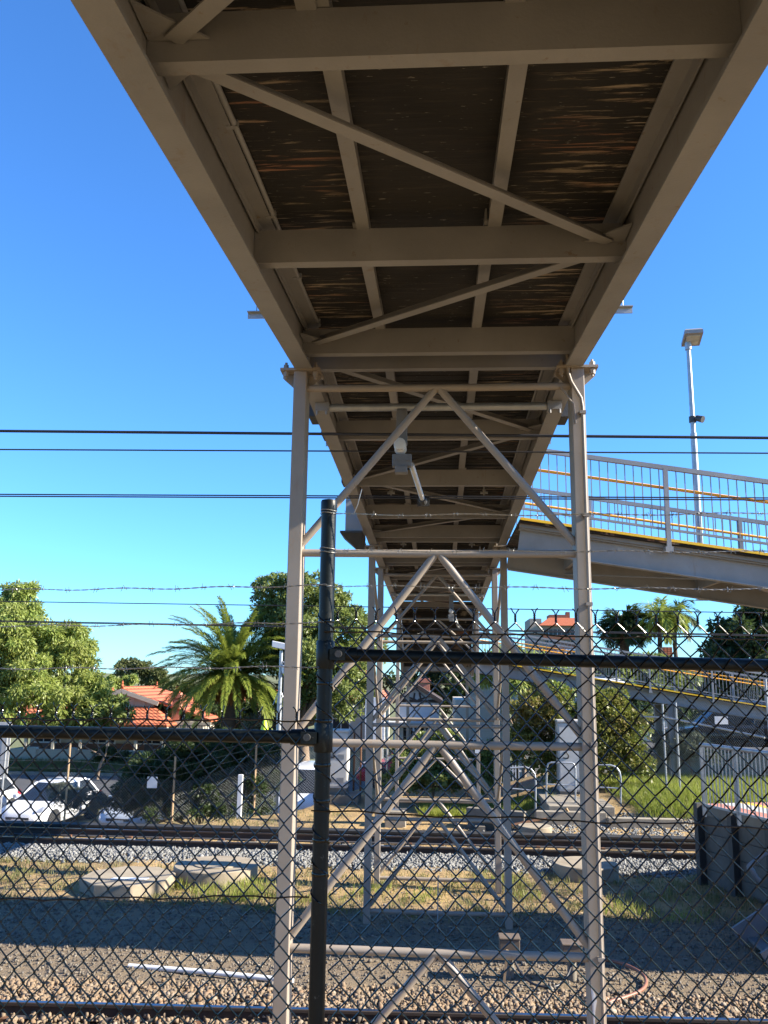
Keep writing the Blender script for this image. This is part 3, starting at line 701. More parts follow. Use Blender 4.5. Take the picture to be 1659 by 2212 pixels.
# rails
Lr1, Lr2 = at(0, 1580, FY), at(640, 1592, FY)
Rr1, Rr2 = at(720, 1414, FY), at(1659, 1438, FY)
def ext(p, q, x): t = (x-p.x)/(q.x-p.x); return p + (q-p)*t
m = MB(); m.tube([ext(Lr1,Lr2,-2.6), ext(Lr1,Lr2,PX-0.075)], 0.0225, 18); m.build('rail', M['blackpipe'], FEN, smooth=True)
m = MB(); m.tube([ext(Rr1,Rr2,PX+0.075), ext(Rr1,Rr2,2.4)], 0.0225, 18); m.build('rail', M['blackpipe'], FEN, smooth=True)
for P, s in ((ext(Lr1,Lr2,PX-0.06), -1), (ext(Rr1,Rr2,PX+0.06), 1)):   # clamps where the rails meet the post
    m = MB(); m.lathe((PX, FY, P.z-0.05), [(0.031,0),(0.0335,0.004),(0.0335,0.096),(0.031,0.10)], 24)
    m.tube([(PX+s*0.028, FY, P.z), (PX+s*0.115, FY, P.z)], [0.03,0.027], 16)
    m.box(min(PX+s*0.02,PX+s*0.075), max(PX+s*0.02,PX+s*0.075), FY-0.038, FY-0.024, P.z-0.02, P.z+0.02)
    c = m.build('rail_clamp', M['blackpipe'], FEN, smooth=True)
    b_ = MB(); b_.tube([(PX+s*0.052, FY-0.052, P.z+0.002), (PX+s*0.052, FY-0.034, P.z+0.002)], 0.0125, 14); b_.build('bolt', M['darksteel'], c, smooth=True)
for zz in (0.20, 0.105, -0.02, -0.15, -0.30, -0.42, -0.55, -0.66):
    m = MB(); m.lathe((PX, FY, CZ+zz), [(0.0285,0),(0.0295,0.002),(0.0295,0.009),(0.0285,0.011)], 20); m.build('wire_tie', M['blackwire'], FEN, smooth=True)
# spiral tie wire along the post
m = MB(); pts = [(PX+0.030*math.cos(t), FY+0.030*math.sin(t), CZ+0.28-0.058*t/math.pi*0.9) for t in np.arange(0, 62, 0.35)]
m.tube(pts, 0.0022, 5); m.build('wire_tie', M['blackwire'], FEN, smooth=True)
# mesh
YM = FY-0.033
def diamond_panel(x0, x1, topf, zbot, pw, ph_):
    # node (c, k): column c at x0+c*pw/2, row offset alternates; wire c zigzags between columns c and c+1
    m = MB(); kn = MB(); r_ = 0.0027
    nc = int((x1-x0)/(pw/2))
    zt0 = topf
    def node(c, z):
        x = x0+c*pw/2
        return (x+0.0024*math.sin(x*31+z*17)+0.0016*math.sin(x*97-z*53), z+0.0024*math.sin(x*41+z*29))
    for c in range(nc):
        X = x0+c*pw/2
        top = zt0(X); pts = []; k = 0
        nrow = int((top-zbot)/(ph_/2))
        for k in range(nrow):
            # columns with even index carry nodes at even half-rows, odd columns at odd half-rows
            col = c if (k % 2) == (c % 2) else c+1
            Xc = x0+col*pw/2
            z = zt0(Xc)-k*ph_/2
            nx_, nz_ = node(col, z)
            ph = 1 if col == c+1 else -1; yy = YM+0.0026*ph
            pts += [(nx_-ph*0.0030, yy-0.0014, nz_+0.0048), (nx_+ph*0.0010, yy, nz_+0.0016), (nx_+ph*0.0010, yy, nz_-0.0016), (nx_-ph*0.0030, yy+0.0014, nz_-0.0048)]
        m.tube(pts, r_, 6, cap=False)
        if c % 2 == 0:
            xc, z0 = node(c, zt0(X))
            for s in (0, math.pi):
                sg = 1 if s == 0 else -1
                lean = random.uniform(-0.003, 0.003)
                tw = [(xc+0.0027*math.cos(t*1.25+s), YM+0.0027*math.sin(t*1.25+s), z0+0.002+t*0.0026) for t in np.arange(0, 11, 0.8)]
                tw += [(xc+sg*0.006+lean, YM-0.002, z0+0.036), (xc+sg*random.uniform(0.010,0.017)+lean, YM-0.004*sg, z0+random.uniform(0.041,0.050))]
                kn.tube(tw, 0.0024, 5)
    return m, kn
Rk1, Rk2 = at(760, 1338, YM), at(1610, 1350, YM)
Lk1, Lk2 = at(20, 1545, YM), at(560, 1556, YM)
pw = 0.0705; ph_ = 0.0775
x0r = at(768, 1400, YM).x
m, kn = diamond_panel(x0r-pw, 1.75, lambda x: ext(Rk1,Rk2,x).z, CZ-1.45, pw, ph_)
m.add(kn.v, kn.f); m.build('wire_mesh', M['blackwire'], FEN, smooth=True)
pwl = 0.0668
x0l = at(600, 1560, YM).x
m, kn = diamond_panel(x0l-pwl*30, PX-0.05, lambda x: ext(Lk1,Lk2,x).z, CZ-1.45, pwl, 0.0765)
m.add(kn.v, kn.f); m.build('wire_mesh', M['blackwire'], FEN, smooth=True)
def sag(p, q, n=40, a=0.004, dip=0.0):
    return [p.lerp(q, i/n)+Vector((0, 0, a*math.sin(i*1.1+p.z*9)*0.6+a*math.sin(i*0.37)-dip*4*(i/n)*(1-i/n))) for i in range(n+1)]
def tension(pa, pb_, Yq, name='tension_wire'):
    P = at(*pa, Yq); Q = at(*pb_, Yq); m = MB(); m.tube(sag(P, Q, 50, 0.0035), 0.0029, 6); m.build(name, M['blackwire'], FEN, smooth=True)
tension((700,1366), (1720,1381), YM-0.006); tension((-60,1553), (690,1556), YM-0.006)
tension((672,1752), (1720,1790), YM-0.006); tension((-60,1944), (668,1936), YM-0.006)
# barbed wire strands
def barbed(pa, pb_, Yq, dip=0.0):
    P = at(*pa, Yq); Q = at(*pb_, Yq); L = (Q-P).length; n = int(L/0.009); m = MB()
    base = lambda t: P.lerp(Q, t)+Vector((0, 0, 0.003*math.sin(t*23+P.z*11)-dip*4*t*(1-t)))
    for s in (0, math.pi):
        m.tube([base(i/n)+Vector((0, 0.0016*math.cos(i*0.9+s), 0.0016*math.sin(i*0.9+s))) for i in range(n+1)], 0.00125, 4)
    b_ = m; t = 0.05
    while t < L:
        c = base(t/L); d = (Q-P).normalized()
        for q in (-1, 1):
            a = random.uniform(0, 6.28); pts = [c+d*(q*0.006+0.0012*i-0.004)+Vector((0, 0.0028*math.cos(a+i*1.3), 0.0028*math.sin(a+i*1.3))) for i in range(7)]
            e = Vector((d.x*random.uniform(-0.7,0.7), random.uniform(-0.6,0.6), random.choice((-1,1)))).normalized()
            b_.tube([c+d*q*0.005-e*random.uniform(0.010,0.016), c+d*q*0.005, c+d*q*0.005+e.lerp(d*q,0.25)*random.uniform(0.008,0.016)], 0.0010, 4); b_.tube(pts, 0.0011, 4)
        t += random.uniform(0.088, 0.112)
    m.build('barbed_wire', M['barb'], FEN, smooth=True)
for pa, pb_, dp in (((722,1111),(1720,1108),0.004), ((718,1190),(1720,1192),0.0), ((-60,1274),(706,1264),0.004), ((706,1265),(1720,1272),0.003), ((-60,1352),(700,1344),0.003), ((-60,1444),(690,1440),0.002)):
    barbed(pa, pb_, FY-0.03, dp)
m = MB()
for py in (1104, 1110, 1186, 1194, 1266):
    p = at(710, py, FY); m.tube([(PX+0.0300*math.cos(t), FY+0.0300*math.sin(t), p.z+0.003*math.sin(t*2)+random.uniform(-.001,.001)) for t in np.arange(0, 6.4, 0.3)], 0.0017, 5)
p = at(727, 1108, FY-0.03)
m.tube([p+Vector((0.065,0,0)), p+Vector((0.078,-0.004,0.03)), p+Vector((0.084,-0.004,0.055)), p+Vector((0.092,-0.002,0.088))], 0.0016, 5)
m.build('barbed_wire', M['barb'], FEN, smooth=True)

# ---------------------------------------------------------------- overhead wires and their supports
def cable(label, pa, pb_, Y, r_, pair=False):
    P = at(*pa, Y); Q = at(*pb_, Y); d = (Q-P)
    A = P-d*0.6; B = Q+d*0.6
    m = MB(); n = 30
    for o in ((0,0.028) if pair else (0,)):
        m.tube([A.lerp(B, i/n)+Vector((0, o*1.0, o*0.9)) for i in range(n+1)], r_, 6)
    o = m.build('overhead_cable', M['cable'], org=(A.x, A.y, A.z), smooth=True)
    return tag(o, label, 'cable', 'overhead cables above the tracks')
cable('thickest overhead cable, highest of the wires crossing the sky', (0,931), (1659,946), 7.1, 0.0125)
cable('thin overhead wire just below the thickest cable', (0,971), (1659,979), 7.25, 0.0065)
cable('double overhead contact wire passing just above the black fence post top', (0,1072), (1659,1080), 7.9, 0.0065, True)
cable('thin far overhead wire crossing above the date palm crown', (0,1299), (1659,1324), 19.4, 0.011)
cable('double far overhead contact wire crossing the big left tree', (0,1343), (1659,1374), 19.5, 0.011, True)
def catenary(label, Y, px, s, ptop_y, rest):
    z0 = sof(Y)
    x = at(px, 960, Y).x
    root = thing('wire_support', (x, Y, z0), label, 'wire support')
    m = MB(); m.tube([(-0.97, Y, z0-0.035), (0.97, Y, z0-0.035)], 0.034, 14)
    m.build('crossbar', M['galv'], root, smooth=True)
    m = MB()
    for sg in (-1, 1):
        m.box(sg*0.99-0.06, sg*0.99+0.06, Y-0.05, Y+0.05, z0-0.075, z0-0.003); m.tube([(sg*0.95,Y-0.04,z0-0.11),(sg*0.95,Y-0.04,z0-0.07)], 0.012, 8); m.tube([(sg*1.03,Y-0.04,z0-0.11),(sg*1.03,Y-0.04,z0-0.07)], 0.012, 8)
    m.build('clamp', M['steel'], root)
    m = MB(); m.box(x-0.045, x+0.045, Y-0.046, Y+0.046, z0-0.37, z0-0.068); m.build('drop_post', M['stair'], root, bevel=0.005)
    m = MB()   # ribbed insulator lying along the track normal
    prof = []
    for i in range(7): prof += [(0.034, i*0.022), (0.052, i*0.022+0.009), (0.034, i*0.022+0.017)]
    mm = MB(); mm.lathe((0,0,0), prof, 18)
    mm.v = [(x-0.01+vx, Y-0.14+vz, z0-0.41+vy) for vx, vy, vz in mm.v]
    mm.build('insulator', M['porcelain'], root, smooth=True)
    mm = MB(); mm.lathe((0,0,0), [(0.038,0),(0.050,0.004),(0.050,0.04),(0.04,0.05)], 18); mm.v = [(x-0.01+vx, Y-0.19+vz, z0-0.41+vy) for vx, vy, vz in mm.v]
    mm.build('insulator_cap', M['porcelain'], root, smooth=True)
    m = MB(); m.box(x-0.075, x+0.085, Y-0.10, Y-0.02, z0-0.58, z0-0.475); m.box(x-0.05, x+0.05, Y-0.12, Y-0.03, z0-0.64, z0-0.581)
    for sg in (-1, 1): m.tube([(x+sg*0.05, Y-0.118, z0-0.53), (x+sg*0.05, Y-0.10, z0-0.53)], 0.012, 8)
    m.build('clamp_block', M['stair'], root, bevel=0.004)
    m = MB(); m.tube([(x+0.085, Y-0.04, z0-0.555), (x+0.165, Y+0.55, z0-0.72)], 0.023, 12); m.build('white_arm', M['porcelain'], root, smooth=True)
    m = MB(); m.tube([(x+0.165, Y+0.55, z0-0.72), (x+0.175, Y+0.62, z0-0.74)], 0.036, 10); m.box(x+0.12, x+0.23, Y+0.62, Y+0.65, z0-0.775, z0-0.71); m.build('arm_end', M['darksteel'], root)
    return root
catenary('overhead wire support with white insulator hanging under the near bridge span', 7.05, 868, 1, 950, None)
catenary('smaller distant overhead wire support hanging under the far bridge span', 19.4, 974, 1, 1330, None)

# ---------------------------------------------------------------- small things on the ground
M['pit'] = paint('stained_pit_concrete', (0.25,0.205,0.145), (0.35,0.295,0.215), 0.9, 3.5, 60, 0.3, 0, (0.14,0.115,0.08))
def manhole(label, px, py, ztop, r_, h, lid=True, sides=36):
    c = gz(px, py, ztop); m = MB(); root = thing('concrete_manhole', (c.x, c.y, c.z-h), label, 'manhole', 'concrete manholes beside the tracks')
    m.lathe((c.x, c.y, c.z-h-0.1), [(r_,0),(r_,h+0.085),(r_-0.015,h+0.1)], sides)
    if sides == 8: m.v = [tuple(Matrix.Rotation(R(22.5),4,'Z') @ (Vector(v)-c) + c) for v in m.v]
    m.build('collar', M['pit'], root, smooth=True)
    if lid:
        l = MB(); l.lathe((c.x+0.03, c.y-0.02, c.z+0.001), [(r_*0.56,0),(r_*0.56,0.016),(r_*0.53,0.02)], sides); lo = l.build('lid', M['pit'], root, smooth=True)
        d = MB(); d.lathe((c.x+0.03-r_*0.4, c.y+0.05, c.z+0.0215), [(0.03,0),(0.03,0.004)], 10); d.build('lifting_hole', M['darksteel'], lo)
    return c
c1 = manhole('broad octagonal concrete slab with a pale sheet on top, leftmost of the manholes', 277, 1891, -3.36, 0.80, 0.20, False, 8)
m = MB(); q = c1+Vector((0.1,-0.28,0.004)); m.prism([q+Vector((-0.30,-0.06,0)),q+Vector((0.30,-0.02,0)),q+Vector((0.33,0.10,0)),q+Vector((-0.25,0.09,0))], (0,0,0.006))
tag(m.build('paper_sheet', M['white'], org=q), 'white sheet lying on the octagonal concrete slab', 'sheet')
manhole('round concrete manhole with raised lid left of the near pier', 467.6, 1866, -3.33, 0.76, 0.22)
manhole('round concrete manhole half hidden by the right leg of the near pier', 1264.6, 1863, -3.31, 0.60, 0.25, False)
manhole('small low round concrete cover beyond the far track', 1155, 1783, -3.36, 0.40, 0.16, False)
p, q = gz(278, 2087, -3.545), gz(600, 2116, -3.545)
m = MB(); m.tube([p, p.lerp(q,0.5)+Vector((0,0.0,0.012)), q+(q-p)*0.1], 0.031, 14)
tag(m.build('plastic_pipe', M['white'], org=p, smooth=True), 'long white plastic pipe lying on the shaded gravel', 'pipe')
def pedestal(label, px, py, py_top, w):
    b_ = gz(px, py, -3.57); ht = at(px, py_top, b_.y).z
    root = thing('signal_box', b_, label, 'signal box', 'small trackside signal boxes')
    m = MB(); m.tube([b_-Vector((0,0,0.1)), (b_.x, b_.y, ht-0.19)], 0.055, 14); m.build('pedestal', M['concrete_dark'], root, smooth=True)
    m = MB(); m.box(b_.x-w/2, b_.x+w/2, b_.y-0.11, b_.y+0.11, ht-0.19, ht-0.025); bx = m.build('box', M['brownbox'], root, bevel=0.008)
    m = MB(); m.box(b_.x-w/2-0.008, b_.x+w/2+0.008, b_.y-0.118, b_.y+0.118, ht-0.024, ht); m.build('lid', M['brownbox'], bx, bevel=0.008)
    return b_
s1 = pedestal('brown signal box on a short post under the lowest pier strut', 1101, 2112, 2021, 0.245)
s2 = pedestal('brown signal box on a short post close to the right pier leg', 1236, 2120, 2034, 0.235)
m = MB(); a = gz(1088, 2130, -3.57); t_ = at(1096, 2052, a.y); m.beam(a, t_, 0.02, 0.03)
tag(m.build('marker_stake', M['weather_wood'], org=a), 'thin pale wooden stake standing beside the brown signal box', 'stake')
m = MB(); n = 24
pts = []
for i in range(n+1):
    t = i/n; b_ = s1.lerp(s2, t); pts.append(b_+Vector((0.05*(1-t), -0.05-0.30*math.sin(math.pi*t), 0.20*(1-2*t)**4+0.03)))
m.tube(pts, 0.014, 8)
tag(m.build('cable_loop', M['cable'], org=s1, smooth=True), 'black cable looping on the gravel between two signal boxes', 'cable')
m = MB(); pts = [gz(px, py, -3.53) for px, py in ((1262,2078),(1300,2073),(1345,2082),(1385,2102),(1396,2122),(1384,2140),(1345,2156),(1318,2164),(1310,2178),(1330,2196),(1365,2212),(1410,2228))]
def smoothp(pts, k=6):
    o = []
    for i in range(len(pts)-1):
        p0, p1, p2, p3 = pts[max(i-1,0)], pts[i], pts[i+1], pts[min(i+2,len(pts)-1)]
        for j in range(k):
            t = j/k; o.append(0.5*((2*p1)+(p2-p0)*t+(2*p0-5*p1+4*p2-p3)*t*t+(3*p1-p0-3*p2+p3)*t**3))
    return o+[pts[-1]]
m.tube(smoothp(pts), 0.021, 10)
tag(m.build('cable', M['hose'], org=pts[0], smooth=True), 'brown sheathed cable curling over the ballast right of the pier', 'cable')
a = at(517, 1745, 24.6); a.z = tz(a.x, a.y); t_ = at(517, 1673, 24.6)
m = MB(); m.box(a.x-0.065, a.x+0.065, a.y-0.05, a.y+0.05, a.z-0.1, t_.z)
tag(m.build('marker_post', M['white'], org=a, bevel=0.01), 'short white marker post standing on the sandy bank', 'post')
a = gz(945, 2005, -3.55); m = MB(); m.tube([a-Vector((0,0,0.1)), a+Vector((0.01,0,0.72))], 0.009, 6)
tag(m.build('survey_rod', M['galv'], org=a), 'thin grey rod stuck in the gravel between the pier braces', 'rod')
# rusty rails and timber lying by the far pier blocks
for i, (A, B, w, mat, lb) in enumerate((((1105,1782),(1205,1762),0.10,'rust','rusty steel strip lying beside the far pier block'), ((1222,1745),(1238,1795),0.06,'weather_wood','short weathered timber leaning by the right concrete block'))):
    P, Q = at(*A, 22.2+0.2*i), at(*B, 22.6+0.2*i); P.z = max(P.z, tz(P.x,P.y)+0.03); Q.z = max(Q.z, tz(Q.x,Q.y)+0.03)
    m = MB(); m.beam(P, Q, w, 0.03); tag(m.build('scrap_bar', M[mat], org=P), lb, 'scrap')

# ---------------------------------------------------------------- platform end, railing and stair on the right
zp = -2.20
wall = [gz(1512, 1882, -3.52), gz(1577, 1905, -3.52)]
PA = at(1512, 1735, 16.9); PA = Vector((PA.x, 16.9, 0)); PB = Vector((PA.x+1.25, 13.35, 0))
PLT = thing('station_platform', (PA.x, PA.y, tz(PA.x, PA.y)), 'end of a raised station platform with red paving and dark posted concrete wall', 'platform')
foot = [PA, PB, Vector((30, 13.35, 0)), Vector((30, 17.2, 0)), Vector((PA.x+0.25, 17.2, 0))]
m = MB(); m.prism([p+Vector((0,0,CZ+zp-0.16)) for p in foot], (0,0,0.155)); m.build('slab', M['concrete_dark'], PLT)
ins = [p+Vector((0.03,0,0)) for p in foot]
dirn = (PB-PA).normalized(); nrm = Vector((-dirn.y, dirn.x, 0))       # into the platform
if nrm.x < 0: nrm = -nrm
def band(o0, o1, z, mat, name):
    m = MB(); a, b_ = PA+nrm*o0, PA+nrm*o1; e = (PB-PA)
    m.prism([a+Vector((0,0,z)), a+e+Vector((0,0,z)), b_+e+Vector((0,0,z)), b_+Vector((0,0,z))], (0,0,0.02)); m.build(name, M[mat], PLT)
band(0.0, 0.42, CZ+zp, 'paver', 'red_paving'); band(0.42, 0.85, CZ+zp, 'tactile', 'grey_paving'); band(0.85, 1.05, CZ+zp, 'yellow', 'yellow_line'); band(1.05, 9, CZ+zp-0.004, 'paver', 'red_paving')
L = (PB-PA).length
n = 5
for i in range(n):
    p = PA+dirn*(L*i/(n-1))-nrm*0.04
    m = MB(); m.beam(p+Vector((0,0,tz(p.x,p.y)-0.2)), p+Vector((0,0,CZ+zp-0.01 if i else CZ+zp+0.04)), 0.14, 0.11, up=dirn); m.build('wall_post', M['darksteel'], PLT)
for k in range(4):
    m = MB(); z = CZ+zp-0.17-0.31*k; o = nrm*0.07
    m.beam(PA+o+Vector((0,0,z-0.15)), PB+o+Vector((0,0,z-0.15)), 0.08, 0.30); m.build('wall_panel', M['wallpanel'], PLT, bevel=0.008)
m = MB(); m.box(PB.x+0.05, 30, 13.30, 13.40, CZ-3.75, CZ+zp-0.165); m.build('side_wall', M['wallpanel'], PLT)
# railing on the platform end
RA = thing('platform_railing', PA+nrm*0.5+Vector((0,0,CZ+zp)), 'galvanised upright railing standing on the red platform end', 'railing')
g0 = at(1522, 1754, 15.9); g1 = at(1662, 1792, 14.3)
ga = Vector((g0.x, 15.9, CZ+zp)); gb = Vector((g1.x, 14.3, CZ+zp)); ge = gb+(gb-ga)*0.4
m = MB(); H = 1.15
m.tube([ga+Vector((0,0,H)), ge+Vector((0,0,H))], 0.034, 12); m.build('top_rail', M['galv'], RA, smooth=True)
m = MB(); m.beam(ga+Vector((0,0,0.14)), ge+Vector((0,0,0.14)), 0.03, 0.035); m.build('bottom_rail', M['galv'], RA)
Lg = (ge-ga).length; dg = (ge-ga).normalized()
m = MB(); t = 0.09
while t < Lg: p = ga+dg*t; m.box(p.x-0.008, p.x+0.008, p.y-0.008, p.y+0.008, CZ+zp+0.15, CZ+zp+H-0.01); t += 0.098
m.build('balusters', M['galv'], RA)
for t in (0.0, 0.95, 1.9, 2.8):
    p = ga+dg*t; m = MB(); m.box(p.x-0.027, p.x+0.027, p.y-0.027, p.y+0.027, CZ+zp-0.06, CZ+zp+H); m.build('post', M['galv'], RA)
# steel stair descending to the left
ST = thing('access_stair', (4.2, 12.8, tz(4.2, 12.8)), 'grey steel stair stepping down from the platform in the lower right shade', 'stair')
s0 = Vector((4.35, 12.0, CZ-3.62)); run, rise, ns = 0.29, 0.185, 8
for yy in (12.0, 13.1):
    m = MB(); m.beam((s0.x-0.2, yy, s0.z+0.17), (s0.x+run*ns, yy, s0.z+0.17+rise*ns+0.12), 0.05, 0.26); m.build('stringer', M['stair'], ST)
for i in range(ns):
    m = MB(); x = s0.x+run*i-0.06; z = s0.z+rise*(i+1); m.box(x, x+0.30, 12.03, 13.07, z-0.04, z); m.build('tread', M['stair'], ST)
for yy in (11.97, 13.13):
    h = MB(); a = Vector((s0.x+0.15, yy, s0.z+1.18)); b_ = Vector((s0.x+run*ns+0.3, yy, s0.z+1.18+rise*ns+0.1))
    h.tube(smoothp([a+Vector((0.03,0,-0.28)), a+Vector((-0.06,0,-0.14)), a, a.lerp(b_,0.5), b_]), 0.034, 12); h.build('handrail', M['stair'], ST, smooth=True)
    for t in (0.18, 0.95):
        p = a.lerp(b_, t); q = MB(); q.tube([p, p-Vector((0,0,1.05))], 0.027, 10); q.build('handrail_post', M['stair'], ST, smooth=True)

# ---------------------------------------------------------------- light poles
LP = thing('light_pole', (at(1511,1171,14.2).x, 14.2, CZ+1.2), 'tall galvanised light pole with flat lantern fixed behind the nearer ramp', 'light pole')
b0, b1 = at(1512, 1172, 14.2), at(1489.5, 752, 14.2)
lx = b0.x
m = MB(); m.tube([(lx,14.2,CZ+1.35),(lx,14.2,b1.z*0.55+b0.z*0.45)], 0.052, 14); m.tube([(lx,14.2,b1.z*0.55+b0.z*0.45),(lx,14.2,b1.z)], [0.042,0.036], 14); m.build('pole', M['galv'], LP, smooth=True)
m = MB(); m.box(lx-0.10, lx+0.10, 14.1, 14.3, CZ+1.33, CZ+1.349); m.build('base_plate', M['galv'], LP)
m = MB(); z = at(1500,905,14.2).z; m.lathe((lx,14.2,z-0.06), [(0.06,0),(0.06,0.10)], 14); m.tube([(lx+0.05,14.15,z),(lx+0.13,14.07,z-0.05)], [0.05,0.06], 12); m.build('sensor', M['darksteel'], LP, smooth=True)
m = MB(); z = b1.z; m.lathe((lx,14.2,z-0.03), [(0.055,0),(0.055,0.16)], 14); m.build('spigot', M['galv'], LP, smooth=True)
def lantern(root, c, w, d, h, yaw, matb, tilt=0.1):
    Rm = Matrix.Rotation(yaw, 4, 'Z') @ Matrix.Rotation(tilt, 4, 'X')
    m = MB(); t = 0.8
    vs = [(-w/2*t,-d/2*t,0),(w/2*t,-d/2*t,0),(w/2*t,d/2*t,0),(-w/2*t,d/2*t,0)]
    m.add([(-w/2,-d/2,0),(w/2,-d/2,0),(w/2,d/2,0),(-w/2,d/2,0),(-w/2,-d/2,h*0.6),(w/2,-d/2,h*0.6),(w/2,d/2,h*0.6),(-w/2,d/2,h*0.6),(-w/2*t,-d/2*t,h),(w/2*t,-d/2*t,h),(w/2*t,d/2*t,h),(-w/2*t,d/2*t,h)],
          [(3,2,1,0),(0,1,5,4),(1,2,6,5),(2,3,7,6),(3,0,4,7),(4,5,9,8),(5,6,10,9),(6,7,11,10),(7,4,8,11),(8,9,10,11)])
    m.v = [tuple(Rm @ Vector(v) + c) for v in m.v]; o = m.build('lantern', M[matb], root)
    g = MB(); g.box(-w/2*0.72, w/2*0.72, -d/2*0.72, d/2*0.72, -0.014, -0.002); g.v = [tuple(Rm @ Vector(v) + c) for v in g.v]; g.build('lens', M['lens'], o)
lantern(LP, Vector((lx+0.05, 14.12, b1.z+0.12)), 0.30, 0.46, 0.11, R(-8), 'steel_cool', -0.12)
YL = 30.0; a = at(601, 1600, YL); tp = at(604, 1412, YL)
CP = thing('light_pole', (a.x, YL, tz(a.x, YL)), 'grey pole with white box lantern and round camera beside the date palm', 'light pole')
m = MB(); m.tube([(a.x,YL,tz(a.x,YL)-0.2),(a.x,YL,(a.z+tp.z)/2)], 0.085, 12); m.tube([(a.x,YL,(a.z+tp.z)/2),(a.x,YL,tp.z+0.1)], 0.06, 12); m.build('pole', M['galv'], CP, smooth=True)
m = MB(); m.box(-0.30,0.22,-0.2,0.2,0,0.22); m.v = [(a.x+0.0+x*1.0+0.12*0, YL+y, tp.z+0.12+z+(0.10 if x < 0 else 0)) for x, y, z in m.v]; m.build('lantern', M['white'], CP, bevel=0.02)
m = MB(); m.tube([(a.x, YL, tp.z-0.25), (a.x+0.16, YL-0.05, tp.z-0.33)], 0.03, 8); m.build('camera_arm', M['galv'], CP)
m = MB(); m.lathe((a.x+0.18, YL-0.05, tp.z-0.72), [(0.03,0),(0.12,0.05),(0.14,0.14),(0.14,0.28),(0.08,0.34)], 16); m.build('dome_camera', M['white'], CP, smooth=True)
m = MB()
for s in (-1, 1): m.tube([(a.x, YL, tp.z-1.2), (a.x+s*0.22, YL-0.03, tp.z-1.75)], 0.018, 6)
m.build('strut', M['galv'], CP)

# ---------------------------------------------------------------- cabinets and concrete apron
def cabinet(label, x0, x1, y0, y1, zb_, zt_, mat, louvre):
    root = thing('equipment_cabinet', ((x0+x1)/2, (y0+y1)/2, zb_), label, 'cabinet')
    m = MB(); m.box(x0, x1, y0, y1, zb_+0.08, zt_-0.07); b_ = m.build('body', M[mat], root, bevel=0.012)
    m = MB(); m.box(x0-0.03, x1+0.03, y0-0.04, y1+0.03, zt_-0.068, zt_); m.build('roof', M[mat], root, bevel=0.015)
    m = MB(); m.box(x0+0.02, x1-0.02, y0+0.02, y1-0.02, zb_-0.1, zb_+0.079); m.build('plinth', M['concrete_dark'], root)
    m = MB(); m.box(x0+0.03, x1-0.03, y0-0.018, y0-0.002, zb_+0.13, zt_-0.11); d = m.build('door', M[mat], root, bevel=0.006)
    if louvre:
        for r_ in (0.78, 0.52, 0.14):
            for cx in (0.28, 0.70):
                m = MB()
                for k in range(8):
                    z = zb_+(zt_-zb_)*r_+k*0.018; c = x0+(x1-x0)*cx; m.box(c-0.10, c+0.10, y0-0.026, y0-0.019, z, z+0.010)
                m.build('louvre_panel', M['steel_cool'], d)
    m = MB(); m.tube(smoothp([Vector((x0+0.14,y0-0.02,zb_+1.12)),Vector((x0+0.2,y0-0.06,zb_+1.13)),Vector((x0+0.26,y0-0.06,zb_+1.05)),Vector((x0+0.24,y0-0.02,zb_+0.97)),Vector((x0+0.12,y0-0.02,zb_+0.98))]), 0.018, 8)
    m.build('handle', M['darksteel'], d, smooth=True)
p0, p1 = at(1209, 1716, 25.0), at(1284, 1556, 25.0)
zslab = p0.z
cabinet('tall white equipment cabinet with black handle on the right concrete apron', p0.x, p1.x, 25.0, 25.6, zslab, p1.z, 'cabinet', False)
p0, p1 = at(702, 1708, 26.6), at(752, 1577, 26.6)
cabinet('grey louvred equipment cabinet half hidden by the black fence post', p0.x, p1.x, 26.6, 27.3, p0.z, p1.z, 'cabinet', True)
m = MB(); m.box(p0.x-0.15, p1.x+0.35, 26.4, 27.5, tz(p0.x,26.6)-0.25, p0.z-0.10)
tag(m.build('cabinet_footing', M['concrete_dark'], org=(p0.x, 26.6, p0.z-0.3), bevel=0.02), 'rough concrete footing under the grey louvred cabinet', 'footing')
p0, p1 = at(1190, 1742, 23.2), at(1318, 1758, 22.6)
AP = thing('concrete_apron', (p0.x, 23, CZ-3.4), 'raised concrete apron edged with heavy sleepers under the white cabinet', 'concrete apron')
m = MB(); m.box(p0.x-0.1, p1.x+0.15, 22.75, 26.3, zslab-0.3, zslab-0.006); m.build('slab', M['concrete'], AP, bevel=0.01)
def slp(x0, x1, y, zt_, h):
    m = MB(); m.box(x0, x1, y, y+0.22, zt_-h, zt_); m.build('edge_sleeper', M['concrete'], AP, bevel=0.015)
e0, e1, e2 = at(1158, 1756, 22.4), at(1311, 1756, 22.4), at(1478, 1765, 22.2)
slp(e0.x, e1.x, 22.45, zslab-0.10, 0.34); slp(e1.x+0.01, e2.x, 22.3, zslab-0.20, 0.42)
f0, f1 = at(1010, 1740, 22.9), at(1134, 1752, 22.6)
m = MB(); m.beam((f0.x, 23.0, zslab-0.28), (f1.x, 22.55, zslab-0.30), 0.24, 0.34); m.build('edge_sleeper', M['concrete_dark'], AP, bevel=0.015)
for x in np.linspace(f0.x+0.3, e2.x-0.3, 8):
    m = MB(); m.box(x-0.12, x+0.12, 22.5, 22.75, CZ-3.8, zslab-0.5); m.build('stub_post', M['concrete_dark'], AP)
m = MB(); m.box(f0.x, e2.x+0.05, 22.8, 22.95, CZ-3.8, zslab-0.33); m.build('back_wall', M['concrete_dark'], AP)
